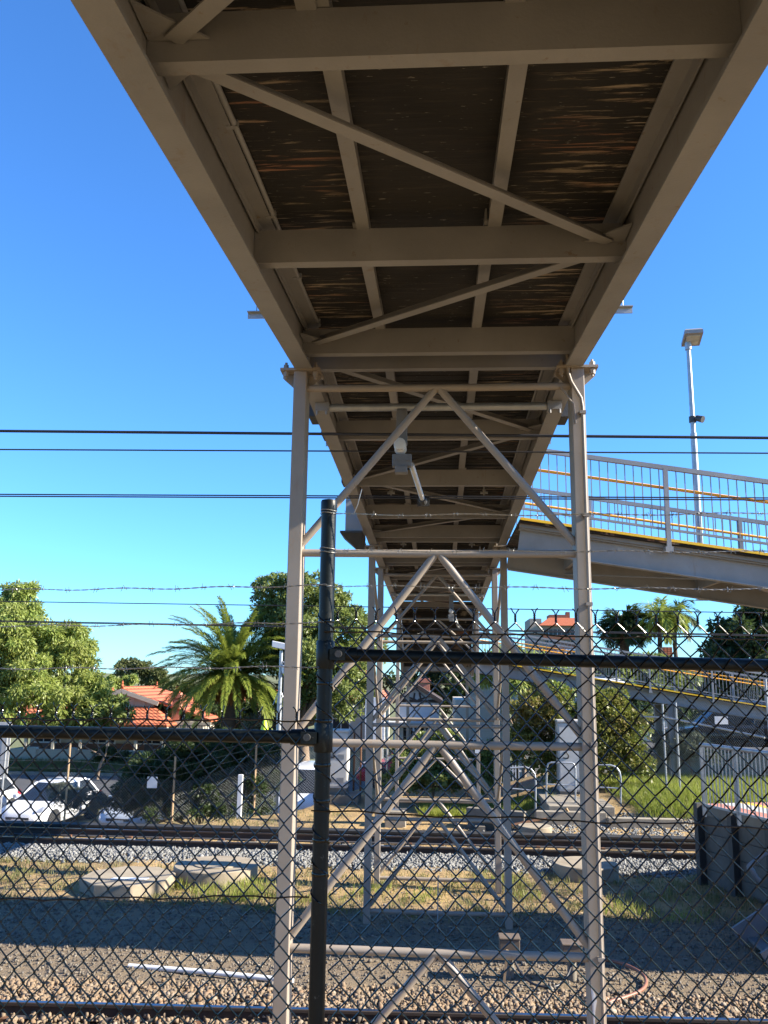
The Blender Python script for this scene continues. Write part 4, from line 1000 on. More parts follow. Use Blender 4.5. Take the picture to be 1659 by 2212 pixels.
def loop_rail(label, pts, Y, mid):
    P = [at(px, py, Y) for px, py in pts]
    root = thing('hand_railing', P[0], label, 'railing', 'looped steel handrails on the apron')
    m = MB(); m.tube(P, 0.024, 10); m.build('loop', M['galv'], root, smooth=True)
    a = at(*mid[0], Y); b_ = at(*mid[1], Y); m = MB(); m.tube([a, b_], 0.018, 8); m.build('mid_rail', M['galv'], root, smooth=True)
loop_rail('looped steel handrail left of the white cabinet, leftmost on the apron', [(1090,1660),(1135,1657),(1148,1662),(1155,1672),(1157,1690),(1157,1765)], 23.3, [(1090,1702),(1156,1708)])
loop_rail('looped steel handrail standing in front of the white cabinet', [(1180,1732),(1181,1660),(1184,1650),(1191,1647),(1236,1648),(1241,1652),(1243,1660),(1243,1734)], 23.3, [(1181,1694),(1243,1697)])
loop_rail('looped steel handrail with curved corner right of the white cabinet', [(1283,1738),(1283,1652),(1320,1653),(1331,1657),(1338,1667),(1341,1680),(1341,1742)], 23.3, [(1283,1700),(1341,1703)])

# ---------------------------------------------------------------- rear corridor fence
def thin_fence(label, line, hgt, posts, barbs=2, cell=0.075, mat='galv', name='wire_fence', toprail=False, zs=None):
    tzf = tz if zs is None else (lambda x, y: np.interp(x, [p[0] for p in line], zs))
    root = thing(name, (line[0][0], line[0][1], tz(*line[0])), label, 'fence', 'wire mesh fences along the far side')
    V = []; Fq = []; r_ = 0.0022
    for (xa, ya), (xb_, yb) in zip(line, line[1:]):
        L_ = math.hypot(xb_-xa, yb-ya); n = int(L_/cell)
        za, zb_ = tz(xa, ya), tz(xb_, yb)
        for sgn in (1, -1):
            for i in range(-int(hgt/cell), n+1):
                # straight diagonal wire clipped to the panel
                u0, u1 = i*cell, i*cell+hgt
                t0, t1 = max(u0, 0), min(u1, L_)
                if t1 <= t0+0.01: continue
                h0, h1 = (t0-u0), (t1-u0)
                if sgn < 0: h0, h1 = hgt-h0, hgt-h1
                pts = []
                for t, h in ((t0, h0), (t1, h1)):
                    f = t/L_; x = xa+(xb_-xa)*f; y = ya+(yb-ya)*f
                    pts.append((x, y+0.003*sgn, tzf(x, y)+h+0.03))
                (x0,y0,z0),(x1,y1,z1) = pts; b = len(V)
                V += [(x0,y0,z0-r_*1.4),(x1,y1,z1-r_*1.4),(x1,y1-r_,z1+r_*0.7),(x0,y0-r_,z0+r_*0.7),(x1,y1+r_,z1+r_*0.7),(x0,y0+r_,z0+r_*0.7)]
                Fq += [(b,b+1,b+2,b+3),(b+3,b+2,b+4,b+5),(b+5,b+4,b+1,b)]
    np_mesh('wire_mesh', V, Fq, M[mat], root)
    for x, y, mt, hh in posts:
        m = MB(); z = tz(x, y); m.tube([(x, y, z-0.2), (x, y, z+hh)], 0.03, 8); m.build('post', M[mt], root, smooth=True)
    for k in range(barbs):
        m = MB(); m.tube([(x, y+0.01, tzf(x,y)+hgt+0.14+0.2*k) for x, y in line], 0.004, 4); m.build('barbed_wire', M['barb'], root)
    if toprail:
        m = MB(); m.tube([(x, y-0.01, tz(x,y)+hgt+0.03) for x, y in line], 0.024, 8); m.build('top_rail', M['galv'], root, smooth=True)
    return root
X = lambda px, Y, py=1650: at(px, py, Y).x
thin_fence('rear wire fence with timber-brown posts in front of the white cars', [(-15.5,24.2),(X(137,23.6),24.0),(X(377,24.4),24.5),(X(555,25.3),25.3),(X(690,25.9),25.8)], 1.75,
           [(X(137,23.6),23.95,'weather_wood',2.55),(X(377,24.4),24.45,'weather_wood',2.4),(X(553,25.3),25.25,'weather_wood',2.3)], 3)
thin_fence('rear wire fence with tall round posts between the cabinets', [(X(752,26.8),27.6),(X(868,27.6),27.8),(X(1090,27.6),27.0),(X(1205,26.6),26.9)], 1.7,
           [(X(779,27.5),27.55,'rust',2.3),(X(764,27.5),27.6,'rust',2.0),(X(836,27.5),27.6,'galv',2.3),(X(1116,27.2),27.0,'weather_wood',2.5)], 3)
xf = X(1451, 25.0)
thin_fence('silvery chain mesh fence with top rail in front of the dark car', [(X(1383,25.6),25.9),(xf,25.2),(X(1659,22.5),22.6)], 2.05,
           [(xf-0.12,25.2,'galv',2.45),(xf+0.22,25.1,'galv',2.5),(X(1659,22.6,1500),22.7,'galv',3.5)], 1, 0.07, 'galv', 'chain_link_fence', True, [CZ-2.85, CZ-2.75, CZ-2.22])
# flat plates fixed to the far fences
def plate(label, px, py, Y, w, h, mat='white'):
    c = at(px, py, Y); m = MB(); m.box(c.x-w/2, c.x+w/2, Y-0.012, Y, c.z-h/2, c.z+h/2)
    tag(m.build('sign_plate', M[mat], org=c), label, 'sign plate')
plate('small pale plate wired to the left rear fence in front of the dark bush', 329, 1690, 24.2, 0.28, 0.30)
plate('white plate on the silvery mesh fence in front of the dark car', 1558, 1556, 23.7, 0.34, 0.20)
plate('small white plate on the far pier right leg', 1031, 1620, 23.1, 0.12, 0.16)
# board on a pole at the left edge, white kiosk panel, lime marker
SB = thing('sign_board', (X(8,27), 27.0, tz(X(8,27),27)), 'white board on a grey pole at the left edge of the view', 'sign board')
p0, p1 = at(-40, 1680, 27.0), at(26, 1560, 27.0)
m = MB(); m.box(p0.x, p1.x, 27.0, 27.02, p0.z, p1.z); m.build('board', M['cabinet'], SB, bevel=0.004)
m = MB(); x = X(8,26.9); m.tube([(x,26.95,tz(x,27)-0.2),(x,26.95,p1.z-0.04)], 0.035, 10); m.build('pole', M['galv'], SB, smooth=True)
p0, p1 = at(788, 1600, 34.0), at(832, 1507, 34.0)
WK = thing('sign_board', ((p0.x+p1.x)/2, 34, tz(p0.x,34)), 'blank white board on two posts behind the left legs of the tower pier', 'sign board')
m = MB(); m.box(p0.x, p1.x, 34.0, 34.06, p0.z, p1.z); m.build('board', M['white'], WK, bevel=0.01)
m = MB()
for x in (p0.x+0.1, p1.x-0.1): m.tube([(x,34.1,tz(x,34)-0.2),(x,34.1,p1.z-0.1)], 0.05, 8)
m.build('posts', M['galv'], WK)
c = at(571, 1585, 33.0); t_ = at(571, 1553, 33.0); g_ = tz(c.x, 33)
LM = thing('marker_flag', (c.x, 33, g_), 'lime yellow furled marker standing left of the near pier', 'marker')
m = MB(); m.lathe((c.x, 33, c.z), [(0.16,0),(0.15,0.15),(0.08,0.45),(0.015,t_.z-c.z)], 10); m.build('furled_cloth', M['hivis'], LM, smooth=True)
m = MB(); m.tube([(c.x,33,g_-0.1),(c.x,33,c.z+0.05)], 0.03, 8); m.build('pole', M['weather_wood'], LM)

# ---------------------------------------------------------------- vehicles
def car(name, label, cat, loc, yaw, paintm, L=4.0, Wd=1.72, H=1.46, van=False, group='parked cars beyond the railway'):
    root = thing(name, loc, label, cat, group); root.rotation_euler = (0, 0, yaw)
    ORG[root] = Vector((0, 0, 0))            # children are modelled about the car's own origin, nose towards +x
    hl = L/2; hw = Wd/2
    if van: st = [(-hl,0.42,1.0,0.90),(-hl+0.1,0.28,1.05,0.97),(-1.0,0.25,1.06,1.0),(0.4,0.25,1.06,1.0),(hl-1.2,0.25,1.04,1.0),(hl-0.35,0.26,0.92,0.96),(hl-0.05,0.30,0.74,0.86),(hl,0.36,0.60,0.80)]
    else: st = [(-hl,0.45,0.80,0.80),(-hl+0.08,0.32,0.92,0.90),(-hl+0.5,0.26,0.98,0.97),(-0.6,0.22,0.95,1.0),(0.5,0.22,0.93,1.0),(hl-1.05,0.22,0.90,0.99),(hl-0.45,0.22,0.78,0.95),(hl-0.12,0.24,0.66,0.86),(hl,0.32,0.52,0.72)]
    m = MB(); vs = []; fs = []; k = 12
    for x, zl_, zh, w in st:
        w *= hw
        prof = [(-w*0.86,zl_),(-w*0.97,zl_+0.10),(-w,zl_+(zh-zl_)*0.5),(-w*0.97,zh-0.10),(-w*0.90,zh-0.015),(-w*0.5,zh+0.015),(w*0.5,zh+0.015),(w*0.90,zh-0.015),(w*0.97,zh-0.10),(w,zl_+(zh-zl_)*0.5),(w*0.97,zl_+0.10),(w*0.86,zl_)]
        vs += [(x, a, b_) for a, b_ in prof]
    for i in range(len(st)-1):
        for j in range(k): fs.append((i*k+j, i*k+(j+1)%k, (i+1)*k+(j+1)%k, (i+1)*k+j))
    fs.append(tuple(range(k))); fs.append(tuple(range((len(st)-1)*k, len(st)*k)))
    m.add(vs, fs); body = m.build('body', paintm, root, smooth=True)
    # cabin: base ring at the waist, ring under the roof, roof skin
    if van: base = [(-hl+0.06,0.86),(hl-1.0,0.86)]; top = [(-hl+0.15,0.76),(hl-1.75,0.76)]; zb_ = 1.02; H = 1.85
    else: base = [(-hl+0.22,0.84),(hl-1.02,0.86)]; top = [(-hl+0.72,0.66),(hl-1.95,0.68)]; zb_ = 0.90
    def ring(x0, w0, x1, w1, z, bow=0.10): return [(x0,-w0*hw,z),(x0-bow*0.5,0,z),(x0,w0*hw,z),((x0+x1)/2,w0*hw*1.03,z),(x1,w1*hw,z),(x1+bow,0,z),(x1,-w1*hw,z),((x0+x1)/2,-w0*hw*1.03,z)]
    r0 = ring(base[0][0],base[0][1],base[1][0],base[1][1],zb_); r1 = ring(top[0][0],top[0][1],top[1][0],top[1][1],H-0.09); r2 = ring(top[0][0]+0.1,top[0][1]-0.05,top[1][0]-0.12,top[1][1]-0.05,H-0.03)
    r3 = ring(top[0][0]+0.4,top[0][1]-0.25,top[1][0]-0.45,top[1][1]-0.25,H)
    m = MB(); m.add(r0+r1, [(i,(i+1)%8,8+(i+1)%8,8+i) for i in range(8)]); m.build('windows', M['glass'], root, smooth=False)
    m = MB(); m.add(r1+r2+r3, [(i,(i+1)%8,8+(i+1)%8,8+i) for i in range(8)]+[(8+i,8+(i+1)%8,16+(i+1)%8,16+i) for i in range(8)]+[tuple(range(16,24))]); m.build('roof', paintm, root, smooth=True)
    m = MB()
    pil = [(0,0),(2,2),(4,4),(6,6),(3,3),(7,7)] if not van else [(0,0),(2,2),(4,4),(6,6)]
    for a, b_ in pil:
        A, B = Vector(r0[a]), Vector(r1[b_]); o = Vector((0, 0.012 if A.y > 0 else -0.012, 0)); m.beam(A+o, B+o, 0.085 if a not in (3,7) else 0.06, 0.05)
    if van: m.box(-hl+0.2, hl-2.0, -hw*0.87, -hw*0.80, 1.0, 1.8); m.box(-hl+0.2, hl-2.0, hw*0.80, hw*0.87, 1.0, 1.8)
    m.build('pillars', paintm, root)
    wr = 0.31
    for x in (-hl+0.72, hl-0.80):
        for s in (-1, 1):
            t = MB(); t.lathe((0,0,0), [(wr-0.10,-0.09),(wr-0.02,-0.10),(wr,-0.06),(wr,0.06),(wr-0.02,0.10),(wr-0.10,0.09)], 22); t.v = [(x+a, s*(hw-0.10)+c_, wr+b_) for a, b_, c_ in t.v]
            tw = t.build('wheel', M['rubber'], root, smooth=True)
            t = MB(); t.lathe((0,0,0), [(wr-0.11,-0.102),(wr-0.13,-0.08),(wr-0.13,0.08),(wr-0.11,0.102)], 18); t.v = [(x+a, s*(hw-0.10)+c_, wr+b_) for a, b_, c_ in t.v]
            t.build('rim', M['galv'], tw, smooth=True)
            t = MB(); t.lathe((0,0,0), [(wr+0.05,-0.02),(wr+0.05,0.02)], 20); t.v = [(x+a, s*(hw-0.012)+c_*0.9, wr+0.02+b_) for a, b_, c_ in t.v]; t.build('wheel_arch', M['rubber'], root)
    for s in (-1, 1):
        m = MB(); m.prism([(hl-0.52,s*hw*0.90,0.745),(hl-0.20,s*hw*0.86,0.66),(hl-0.10,s*hw*0.62,0.62),(hl-0.16,s*hw*0.60,0.70),(hl-0.40,s*hw*0.74,0.80)], (0.035,s*0.02,0.012)); m.build('headlight', M['chrome'], root)
        m = MB(); m.prism([(-hl+0.02,s*hw*0.86,0.70),(-hl+0.30,s*hw*0.97,0.76),(-hl+0.28,s*hw*0.96,0.92),(-hl+0.04,s*hw*0.84,0.90)], (-0.03,s*0.02,0)); m.build('tail_light', M['carred'], root)
        m = MB(); xm = hl-1.25; m.box(xm-0.10, xm+0.06, min(s*hw*0.98,s*(hw+0.16)), max(s*hw*0.98,s*(hw+0.16)), 0.92, 1.05); m.build('mirror', paintm, root, bevel=0.03)
    m = MB(); m.box(hl-0.10, hl+0.012, -hw*0.48, hw*0.48, 0.42, 0.50); m.box(hl-0.10, hl+0.008, -hw*0.62, hw*0.62, 0.26, 0.34); m.build('grille', M['darksteel'], root)
    m = MB(); m.box(hl+0.013, hl+0.025, -0.19, 0.19, 0.36, 0.45) ; m.build('number_plate', M['white'], root)
    return root
def carat(px, Y): x = X(px, Y, 1740); return (x, Y, tz(x, Y)-0.01)
car('parked_car', 'white hatchback facing the fence with dark windscreen, wholly visible at left', 'car', carat(112, 30.3), R(-97), M['carwhite'])
car('parked_car', 'white car cut off by the left edge of the photo', 'car', carat(-75, 30.0), R(-95), M['carwhite'], L=4.3)
car('parked_car', 'pale silver car mostly hidden behind the big dark bush', 'car', carat(318, 30.6), R(-97), M['carsilver'], L=4.2, H=1.5)
car('parked_van', 'white van seen between the near pier leg and black post', 'van', carat(672, 33.0), R(-95), M['carwhite'], L=4.7, Wd=1.8, van=True)
rx = at(897, 1690, 31.0).x
car('parked_car', 'red hatchback side on behind the wire fence under the bridge', 'car', (rx, 31.0, CZ-3.62), R(183), M['carred'], L=4.05, H=1.47)
zw = -2.27; w0, w1 = X(1452, 27.0, 1640), 26.0
m = MB(); m.box(w0, w1, 28.9, 29.1, CZ-4.2, CZ+zw+0.02); m.box(w0-0.03, w1, 28.86, 29.14, CZ+zw+0.021, CZ+zw+0.09)
tag(m.build('retaining_wall', M['concrete'], org=(w0, 29.0, CZ-3.2), bevel=0.01), 'low concrete retaining wall below the dark car at right', 'wall')
m = MB(); m.box(w0+0.1, w1, 29.15, 36.5, CZ-4.5, CZ+zw-0.03)
tag(m.build('upper_car_park', M['asphalt']), 'raised asphalt car park behind the low wall at right', 'car park', kind='structure')
dx = X(1585, 31.5, 1600); car('parked_car', 'dark blue car behind the silvery mesh fence at right', 'car', (dx, 31.4, CZ+zw-0.03), R(178), M['carblack'], L=4.8, Wd=1.85, H=1.75)

# ---------------------------------------------------------------- vegetation
def unit(n):
    v = RNG.normal(size=(n,3)); return v/np.linalg.norm(v,axis=1)[:,None]
def leaf_quads(C, D, N, l, w):
    """pointed four-cornered leaves folded along the midrib: C base, D direction, N normal"""
    S = np.cross(D, N); S /= np.maximum(np.linalg.norm(S,axis=1)[:,None],1e-6)
    l = l[:,None]; w = w[:,None]
    a = C; b_ = C+D*l*0.45+S*w*0.5-N*w*0.12; c = C+D*l-N*l*0.10; d = C+D*l*0.45-S*w*0.5-N*w*0.12
    V = np.stack([a,b_,c,d],1).reshape(-1,3)
    Fq = np.arange(len(V)).reshape(-1,4)
    return V, Fq
def crown_points(clumps, n, sub=14, subr=(0.26,0.42), seed=0, fill=0.25):
    g = np.random.default_rng(seed)
    cl = np.array(clumps, float); area = cl[:,3]*cl[:,5]+cl[:,4]*cl[:,5]; area /= area.sum()
    subs = []
    for c in cl:
        k = sub
        v = g.normal(size=(k,3)); v /= np.linalg.norm(v,axis=1)[:,None]
        v[:,2] = np.where(v[:,2] < -0.55, -v[:,2], v[:,2])
        rr = g.uniform(0.62,0.98,(k,1)); pos = c[:3]+v*c[3:6]*rr
        rad = g.uniform(*subr,k)*c[3:6].min()
        for p, r_ in zip(pos, rad): subs.append((*p, r_))
        subs.append((*c[:3], 0.6*c[3:6].min()))
    S = np.array(subs); wgt = S[:,3]**2; wgt /= wgt.sum()
    idx = g.choice(len(S), n, p=wgt)
    v = g.normal(size=(n,3)); v /= np.linalg.norm(v,axis=1)[:,None]
    v[:,2] = np.where(g.uniform(size=n) < 0.6, np.abs(v[:,2]), v[:,2])
    r_ = S[idx,3]*(0.55+0.5*g.uniform(size=n)**0.6)
    P = S[idx,:3]+v*r_[:,None]*np.array([1.1,1.1,0.85])
    return P, v, S
def foliage(name, parent, clumps, n, l, w, mat, seed, droop=0.4, sub=14, subr=(0.26,0.42), zmin=None):
    P, v, S = crown_points(clumps, n, sub, subr, seed)
    if zmin is not None:
        k = P[:,2] > zmin; P, v = P[k], v[k]
    n = len(P); g = np.random.default_rng(seed+99)
    D = v*0.8+g.normal(size=(n,3))*0.55; D[:,2] -= droop; D /= np.linalg.norm(D,axis=1)[:,None]
    N = v*0.7+g.normal(size=(n,3))*0.5; N[:,2] += 0.5; N -= D*(N*D).sum(1)[:,None]; N /= np.maximum(np.linalg.norm(N,axis=1)[:,None],1e-6)
    V, Fq = leaf_quads(P, D, N, g.uniform(0.65,1.25,n)*l, g.uniform(0.7,1.2,n)*w)
    return np_mesh(name, V, Fq, mat, parent), S
def tree(name, label, base, clumps, n, l, w, mat, seed, trunk=0.25, droop=0.4, cat='tree', group='trees beyond the railway', limbs=True, sub=14, subr=(0.26,0.42), zmin=None, bark='bark'):
    root = thing(name, base, label, cat, group)
    _, S = foliage('crown', root, clumps, n, l, w, mat, seed, droop, sub, subr, zmin)
    if limbs:
        g = random.Random(seed); B = Vector(base); m = MB()
        cz = sum(c[2] for c in clumps)/len(clumps); fork = B+Vector((g.uniform(-.3,.3),g.uniform(-.2,.2),max(0.8,(cz-B.z)*0.42)))
        m.tube([B-Vector((0,0,0.3)), B.lerp(fork,0.5)+Vector((g.uniform(-.1,.1),0,0)), fork], [trunk*1.25,trunk,trunk*0.85], 10)
        for c in clumps:
            e = Vector(c[:3]); mid = fork.lerp(e,0.5)+Vector((g.uniform(-.3,.3),g.uniform(-.3,.3),-0.2))
            m.tube(smoothp([fork-Vector((0,0,0.1)),mid,e],4), [trunk*0.62*(1-0.75*i/8) for i in range(9)], 7)
            for q in range(4):
                s = S[g.randrange(len(S))]; s = Vector(s[:3])
                if (s-e).length < max(c[3:6])*1.2: m.tube([mid.lerp(e,0.6), mid.lerp(e,0.6).lerp(s,0.5)+Vector((0,0,-0.1)), s], [trunk*0.25,trunk*0.16,trunk*0.06], 5)
        m.build('trunk', M[bark], root, smooth=True)
    return root
def cl(px, py, Y, rx, rz, ry=None):          # a clump given by where it stands, radii in metres
    p = at(px, py, Y); return (p.x, p.y, p.z, rx, ry or rx, rz)
def basep(px, Y): x = X(px, Y, 1600); return (x, Y, tz(x, Y))
# big light-green tree at left
Yt = 44.0
tree('broadleaf_tree', 'big light green tree filling the left edge', basep(-40, Yt),
     [cl(-60,1320,Yt,1.9,1.5),cl(40,1318,Yt-0.5,1.6,1.45),cl(20,1400,Yt-1.5,2.3,1.9),cl(110,1400,Yt-0.5,2.0,1.6),cl(150,1440,Yt,1.6,1.5),cl(-50,1460,Yt-1.5,2.4,1.9),cl(80,1490,Yt-2,2.3,1.6),cl(190,1500,Yt-0.5,1.25,1.2),cl(160,1380,Yt+0.5,0.9,0.85),cl(170,1535,Yt-1,1.5,0.9),cl(20,1540,Yt-2,2.2,0.9)],
     70000, 0.27, 0.080, M['leaf_light'], 1, trunk=0.3, droop=0.75, sub=34, subr=(0.11,0.27))
tree('broadleaf_tree', 'dark lower tree under the left tree in front of the tiled verandah', basep(215, 43.0),
     [cl(205,1560,43,1.3,0.9),cl(150,1565,42.5,1.4,0.8),cl(245,1545,43,0.9,0.8)], 9000, 0.30, 0.11, M['leaf_mid'], 2, trunk=0.07, droop=0.5)
# tall tree behind the near pier's left leg
Yc = 46.0
tree('broadleaf_tree', 'tall dense green tree rising behind the left leg of the near pier', basep(660, Yc),
     [cl(600,1275,Yc,1.5,1.0),cl(660,1300,Yc-0.6,2.1,1.5),cl(720,1315,Yc,1.3,1.2),cl(585,1340,Yc,1.6,1.3),cl(660,1390,Yc-1,2.3,1.7),cl(740,1375,Yc-0.5,1.8,1.5),cl(610,1430,Yc,1.8,1.5),cl(760,1440,Yc-0.5,1.9,1.3),cl(690,1470,Yc-1,2.2,1.5),cl(640,1510,Yc,1.7,1.2),cl(770,1500,Yc,1.5,1.0),cl(720,1530,Yc-1,1.5,0.9),cl(790,1400,Yc,1.1,0.9)],
     62000, 0.23, 0.10, M['leaf_mid'], 3, trunk=0.3, droop=0.5, sub=32, subr=(0.11,0.27))
# far round trees on the left skyline
tree('umbrella_tree', 'far olive green round tree on the left skyline', basep(300, 98), [cl(275,1455,98,2.2,1.3),cl(310,1462,98,2.4,1.6),cl(335,1472,98,1.6,1.3)], 7000, 0.40, 0.2, M['leaf_olive'], 4, trunk=0.2)
tree('umbrella_tree', 'small bright round tree in front of the far olive tree', basep(262, 90), [cl(262,1478,90,1.9,0.9)], 3500, 0.34, 0.2, M['leaf_light'], 5, trunk=0.15)
tree('umbrella_tree', 'far dark tree peeping above the tiled roof behind palm fronds', basep(390, 92), [cl(385,1500,92,2.2,1.3),cl(430,1510,92,2.2,1.3)], 4000, 0.36, 0.2, M['leaf_olive'], 6, trunk=0.15)
# garden shrubs around the left house and behind the palm
tree('garden_tree', 'dark garden tree under the date palm beside the tiled house', basep(520, 50), [cl(480,1545,56,1.5,1.3),cl(530,1555,50,1.5,1.0),cl(585,1545,50.3,1.6,1.3),cl(500,1570,49,1.0,0.7)], 9000, 0.26, 0.13, M['leaf_dark'], 7, trunk=0.12)
tree('garden_tree', 'grey green garden bush low behind the date palm trunk', basep(555, 45), [cl(560,1570,45,1.2,0.8),cl(595,1575,45,0.9,0.8)], 4000, 0.22, 0.09, M['leaf_grey'], 8, limbs=False, cat='bush', group='garden bushes')
# right side
Yr = 52.0
tree('broadleaf_tree', 'large dark tree at the right edge behind the farther ramp', basep(1640, Yr),
     [cl(1575,1385,Yr,1.4,1.2),cl(1620,1365,Yr-1,1.9,1.5),cl(1680,1350,Yr,2.0,1.8),cl(1565,1440,Yr,1.5,1.3),cl(1610,1440,Yr-1,2.2,1.5),cl(1690,1440,Yr,2.2,1.7),cl(1580,1500,Yr,2.3,1.4),cl(1660,1510,Yr-1,2.3,1.4),cl(1535,1500,Yr,1.0,0.9)],
     22000, 0.36, 0.15, M['leaf_dark'], 9, trunk=0.3)
tree('garden_hedge', 'bright green leafy hedge trees behind the farther ramp railing', basep(1380, 44),
     [cl(1330,1450,44,1.1,0.7),cl(1380,1446,44,1.1,0.65),cl(1430,1448,44,1.0,0.65),cl(1290,1462,44,1.2,0.8),cl(1360,1470,43.5,1.6,1.0),cl(1440,1480,43.5,1.4,1.1)], 13000, 0.24, 0.11, M['leaf_mid'], 10, trunk=0.1, cat='hedge')
tree('garden_hedge', 'yellow green drooping shrub behind the right legs of the tower pier', basep(1130, 40),
     [cl(1095,1425,40,0.9,0.8),cl(1150,1445,40,1.0,0.8),cl(1070,1455,40,0.9,0.9),cl(1185,1465,40,0.9,0.7),cl(1110,1470,40,1.2,0.9)], 9000, 0.36, 0.09, M['leaf_light'], 12, trunk=0.1, droop=0.9, cat='shrub')
tree('garden_hedge', 'dark trees between the gabled white house and the bridge stair', basep(960, 70),
     [cl(940,1470,70,2.4,1.6),cl(1000,1480,70,2.4,1.6),cl(880,1480,71,2.2,1.2),cl(1040,1500,70,2,1.5),cl(960,1520,70,2.6,1.4)], 9000, 0.4, 0.2, M['leaf_dark'], 13, trunk=0.2, cat='tree')
# foreground-of-background shrubs
Ys = 25.6
tree('leafy_shrub', 'big glossy green shrub with bronze tips behind the white cabinet', basep(1260, Ys+0.8),
     [cl(1150,1560,Ys+0.6,0.75,0.75),cl(1215,1545,Ys+0.8,0.8,0.8),cl(1300,1555,Ys+0.8,0.85,0.9),cl(1350,1590,Ys+0.5,0.75,0.8),cl(1140,1630,Ys+0.5,0.7,0.8),cl(1210,1640,Ys+0.9,0.9,0.9),cl(1310,1640,Ys+0.6,0.95,0.85),cl(1365,1655,Ys+0.4,0.55,0.6),cl(1260,1600,Ys+1,0.9,1.0),cl(1330,1545,Ys+0.9,0.55,0.7)],
     46000, 0.115, 0.060, M['leaf_bronze'], 14, trunk=0.05, droop=0.2, cat='shrub', group='shrubs along the rear fence', sub=18)
tree('leafy_shrub', 'dark spreading bush behind the fence between silver car and cabinet', basep(430, 26.2),
     [cl(300,1720,25.2,0.75,0.6),cl(335,1690,25.6,0.95,0.75),cl(400,1665,25.8,1.1,0.85),cl(480,1650,26.2,1.1,0.8),cl(555,1660,26.4,0.9,0.8),cl(272,1735,25.0,0.5,0.45),cl(340,1748,25.2,0.9,0.42),cl(430,1725,25.4,1.1,0.6),cl(430,1755,25.2,1.0,0.35),cl(520,1745,25.6,0.9,0.35),cl(540,1710,25.9,0.9,0.55),cl(600,1690,26.5,0.55,0.65),cl(390,1625,26.3,0.6,0.5),cl(500,1620,26.6,0.8,0.45)],
     70000, 0.115, 0.05, M['leaf_dark'], 15, trunk=0.05, droop=0.1, cat='bush', group='shrubs along the rear fence', sub=24)
tree('leafy_shrub', 'small grey twiggy bush in front of the white hatchback', basep(170, 24.9),
     [cl(128,1727,24.6,0.42,0.42),cl(185,1738,24.7,0.5,0.40),cl(215,1745,24.7,0.35,0.3)], 11000, 0.09, 0.022, M['leaf_grey'], 16, trunk=0.02, droop=-0.3, cat='bush', group='shrubs along the rear fence')
tree('leafy_shrub', 'low rounded bush in the shade under the bridge axis', basep(930, 26.8),
     [cl(890,1655,27,0.7,0.7),cl(950,1640,27.2,0.9,0.75),cl(1010,1660,27,0.75,0.8),cl(1060,1660,26.8,0.6,0.8),cl(940,1690,26.4,0.9,0.5),cl(1030,1690,26.5,0.9,0.45),cl(870,1690,26.6,0.6,0.4)], 38000, 0.11, 0.055, M['leaf_mid'], 17, trunk=0.04, droop=0.1, cat='bush', group='shrubs along the rear fence', sub=18)
tree('leafy_shrub', 'silvery grey green rounded bush behind the right mesh fence', basep(1500, 28.0),
     [cl(1478,1615,28.0,0.6,0.55),cl(1520,1625,28.0,0.55,0.42),cl(1440,1620,28.2,0.5,0.5)], 11000, 0.10, 0.022, M['leaf_grey'], 18, trunk=0.03, droop=-0.4, cat='bush', group='shrubs along the rear fence')
tree('leafy_shrub', 'dark foliage under the farther ramp at far right', basep(1640, 33.0),
     [cl(1560,1570,36.8,1.2,0.8),cl(1640,1580,36.8,1.3,0.9),cl(1480,1560,36.8,1.2,0.9),cl(1400,1540,36.8,1.2,0.9)], 9000, 0.2, 0.09, M['leaf_dark'], 19, limbs=False, cat='bush', group='shrubs along the rear fence')
tree('garden_bush', 'small yellow green bush against the verandah wall of the tiled house', basep(255, 47.6),
     [cl(255,1640,47.4,0.9,0.5),cl(300,1645,47.3,0.8,0.4),cl(225,1635,47.4,0.6,0.5)], 4500, 0.17, 0.07, M['leaf_olive'], 20, limbs=False, cat='bush', group='garden bushes')
tree('garden_bush', 'sunlit yellow bush seen through the verandah at far left', basep(160, 56), [cl(160,1590,56,2.2,1.2)], 3000, 0.3, 0.14, M['leaf_light'], 21, limbs=False, cat='bush', group='garden bushes')

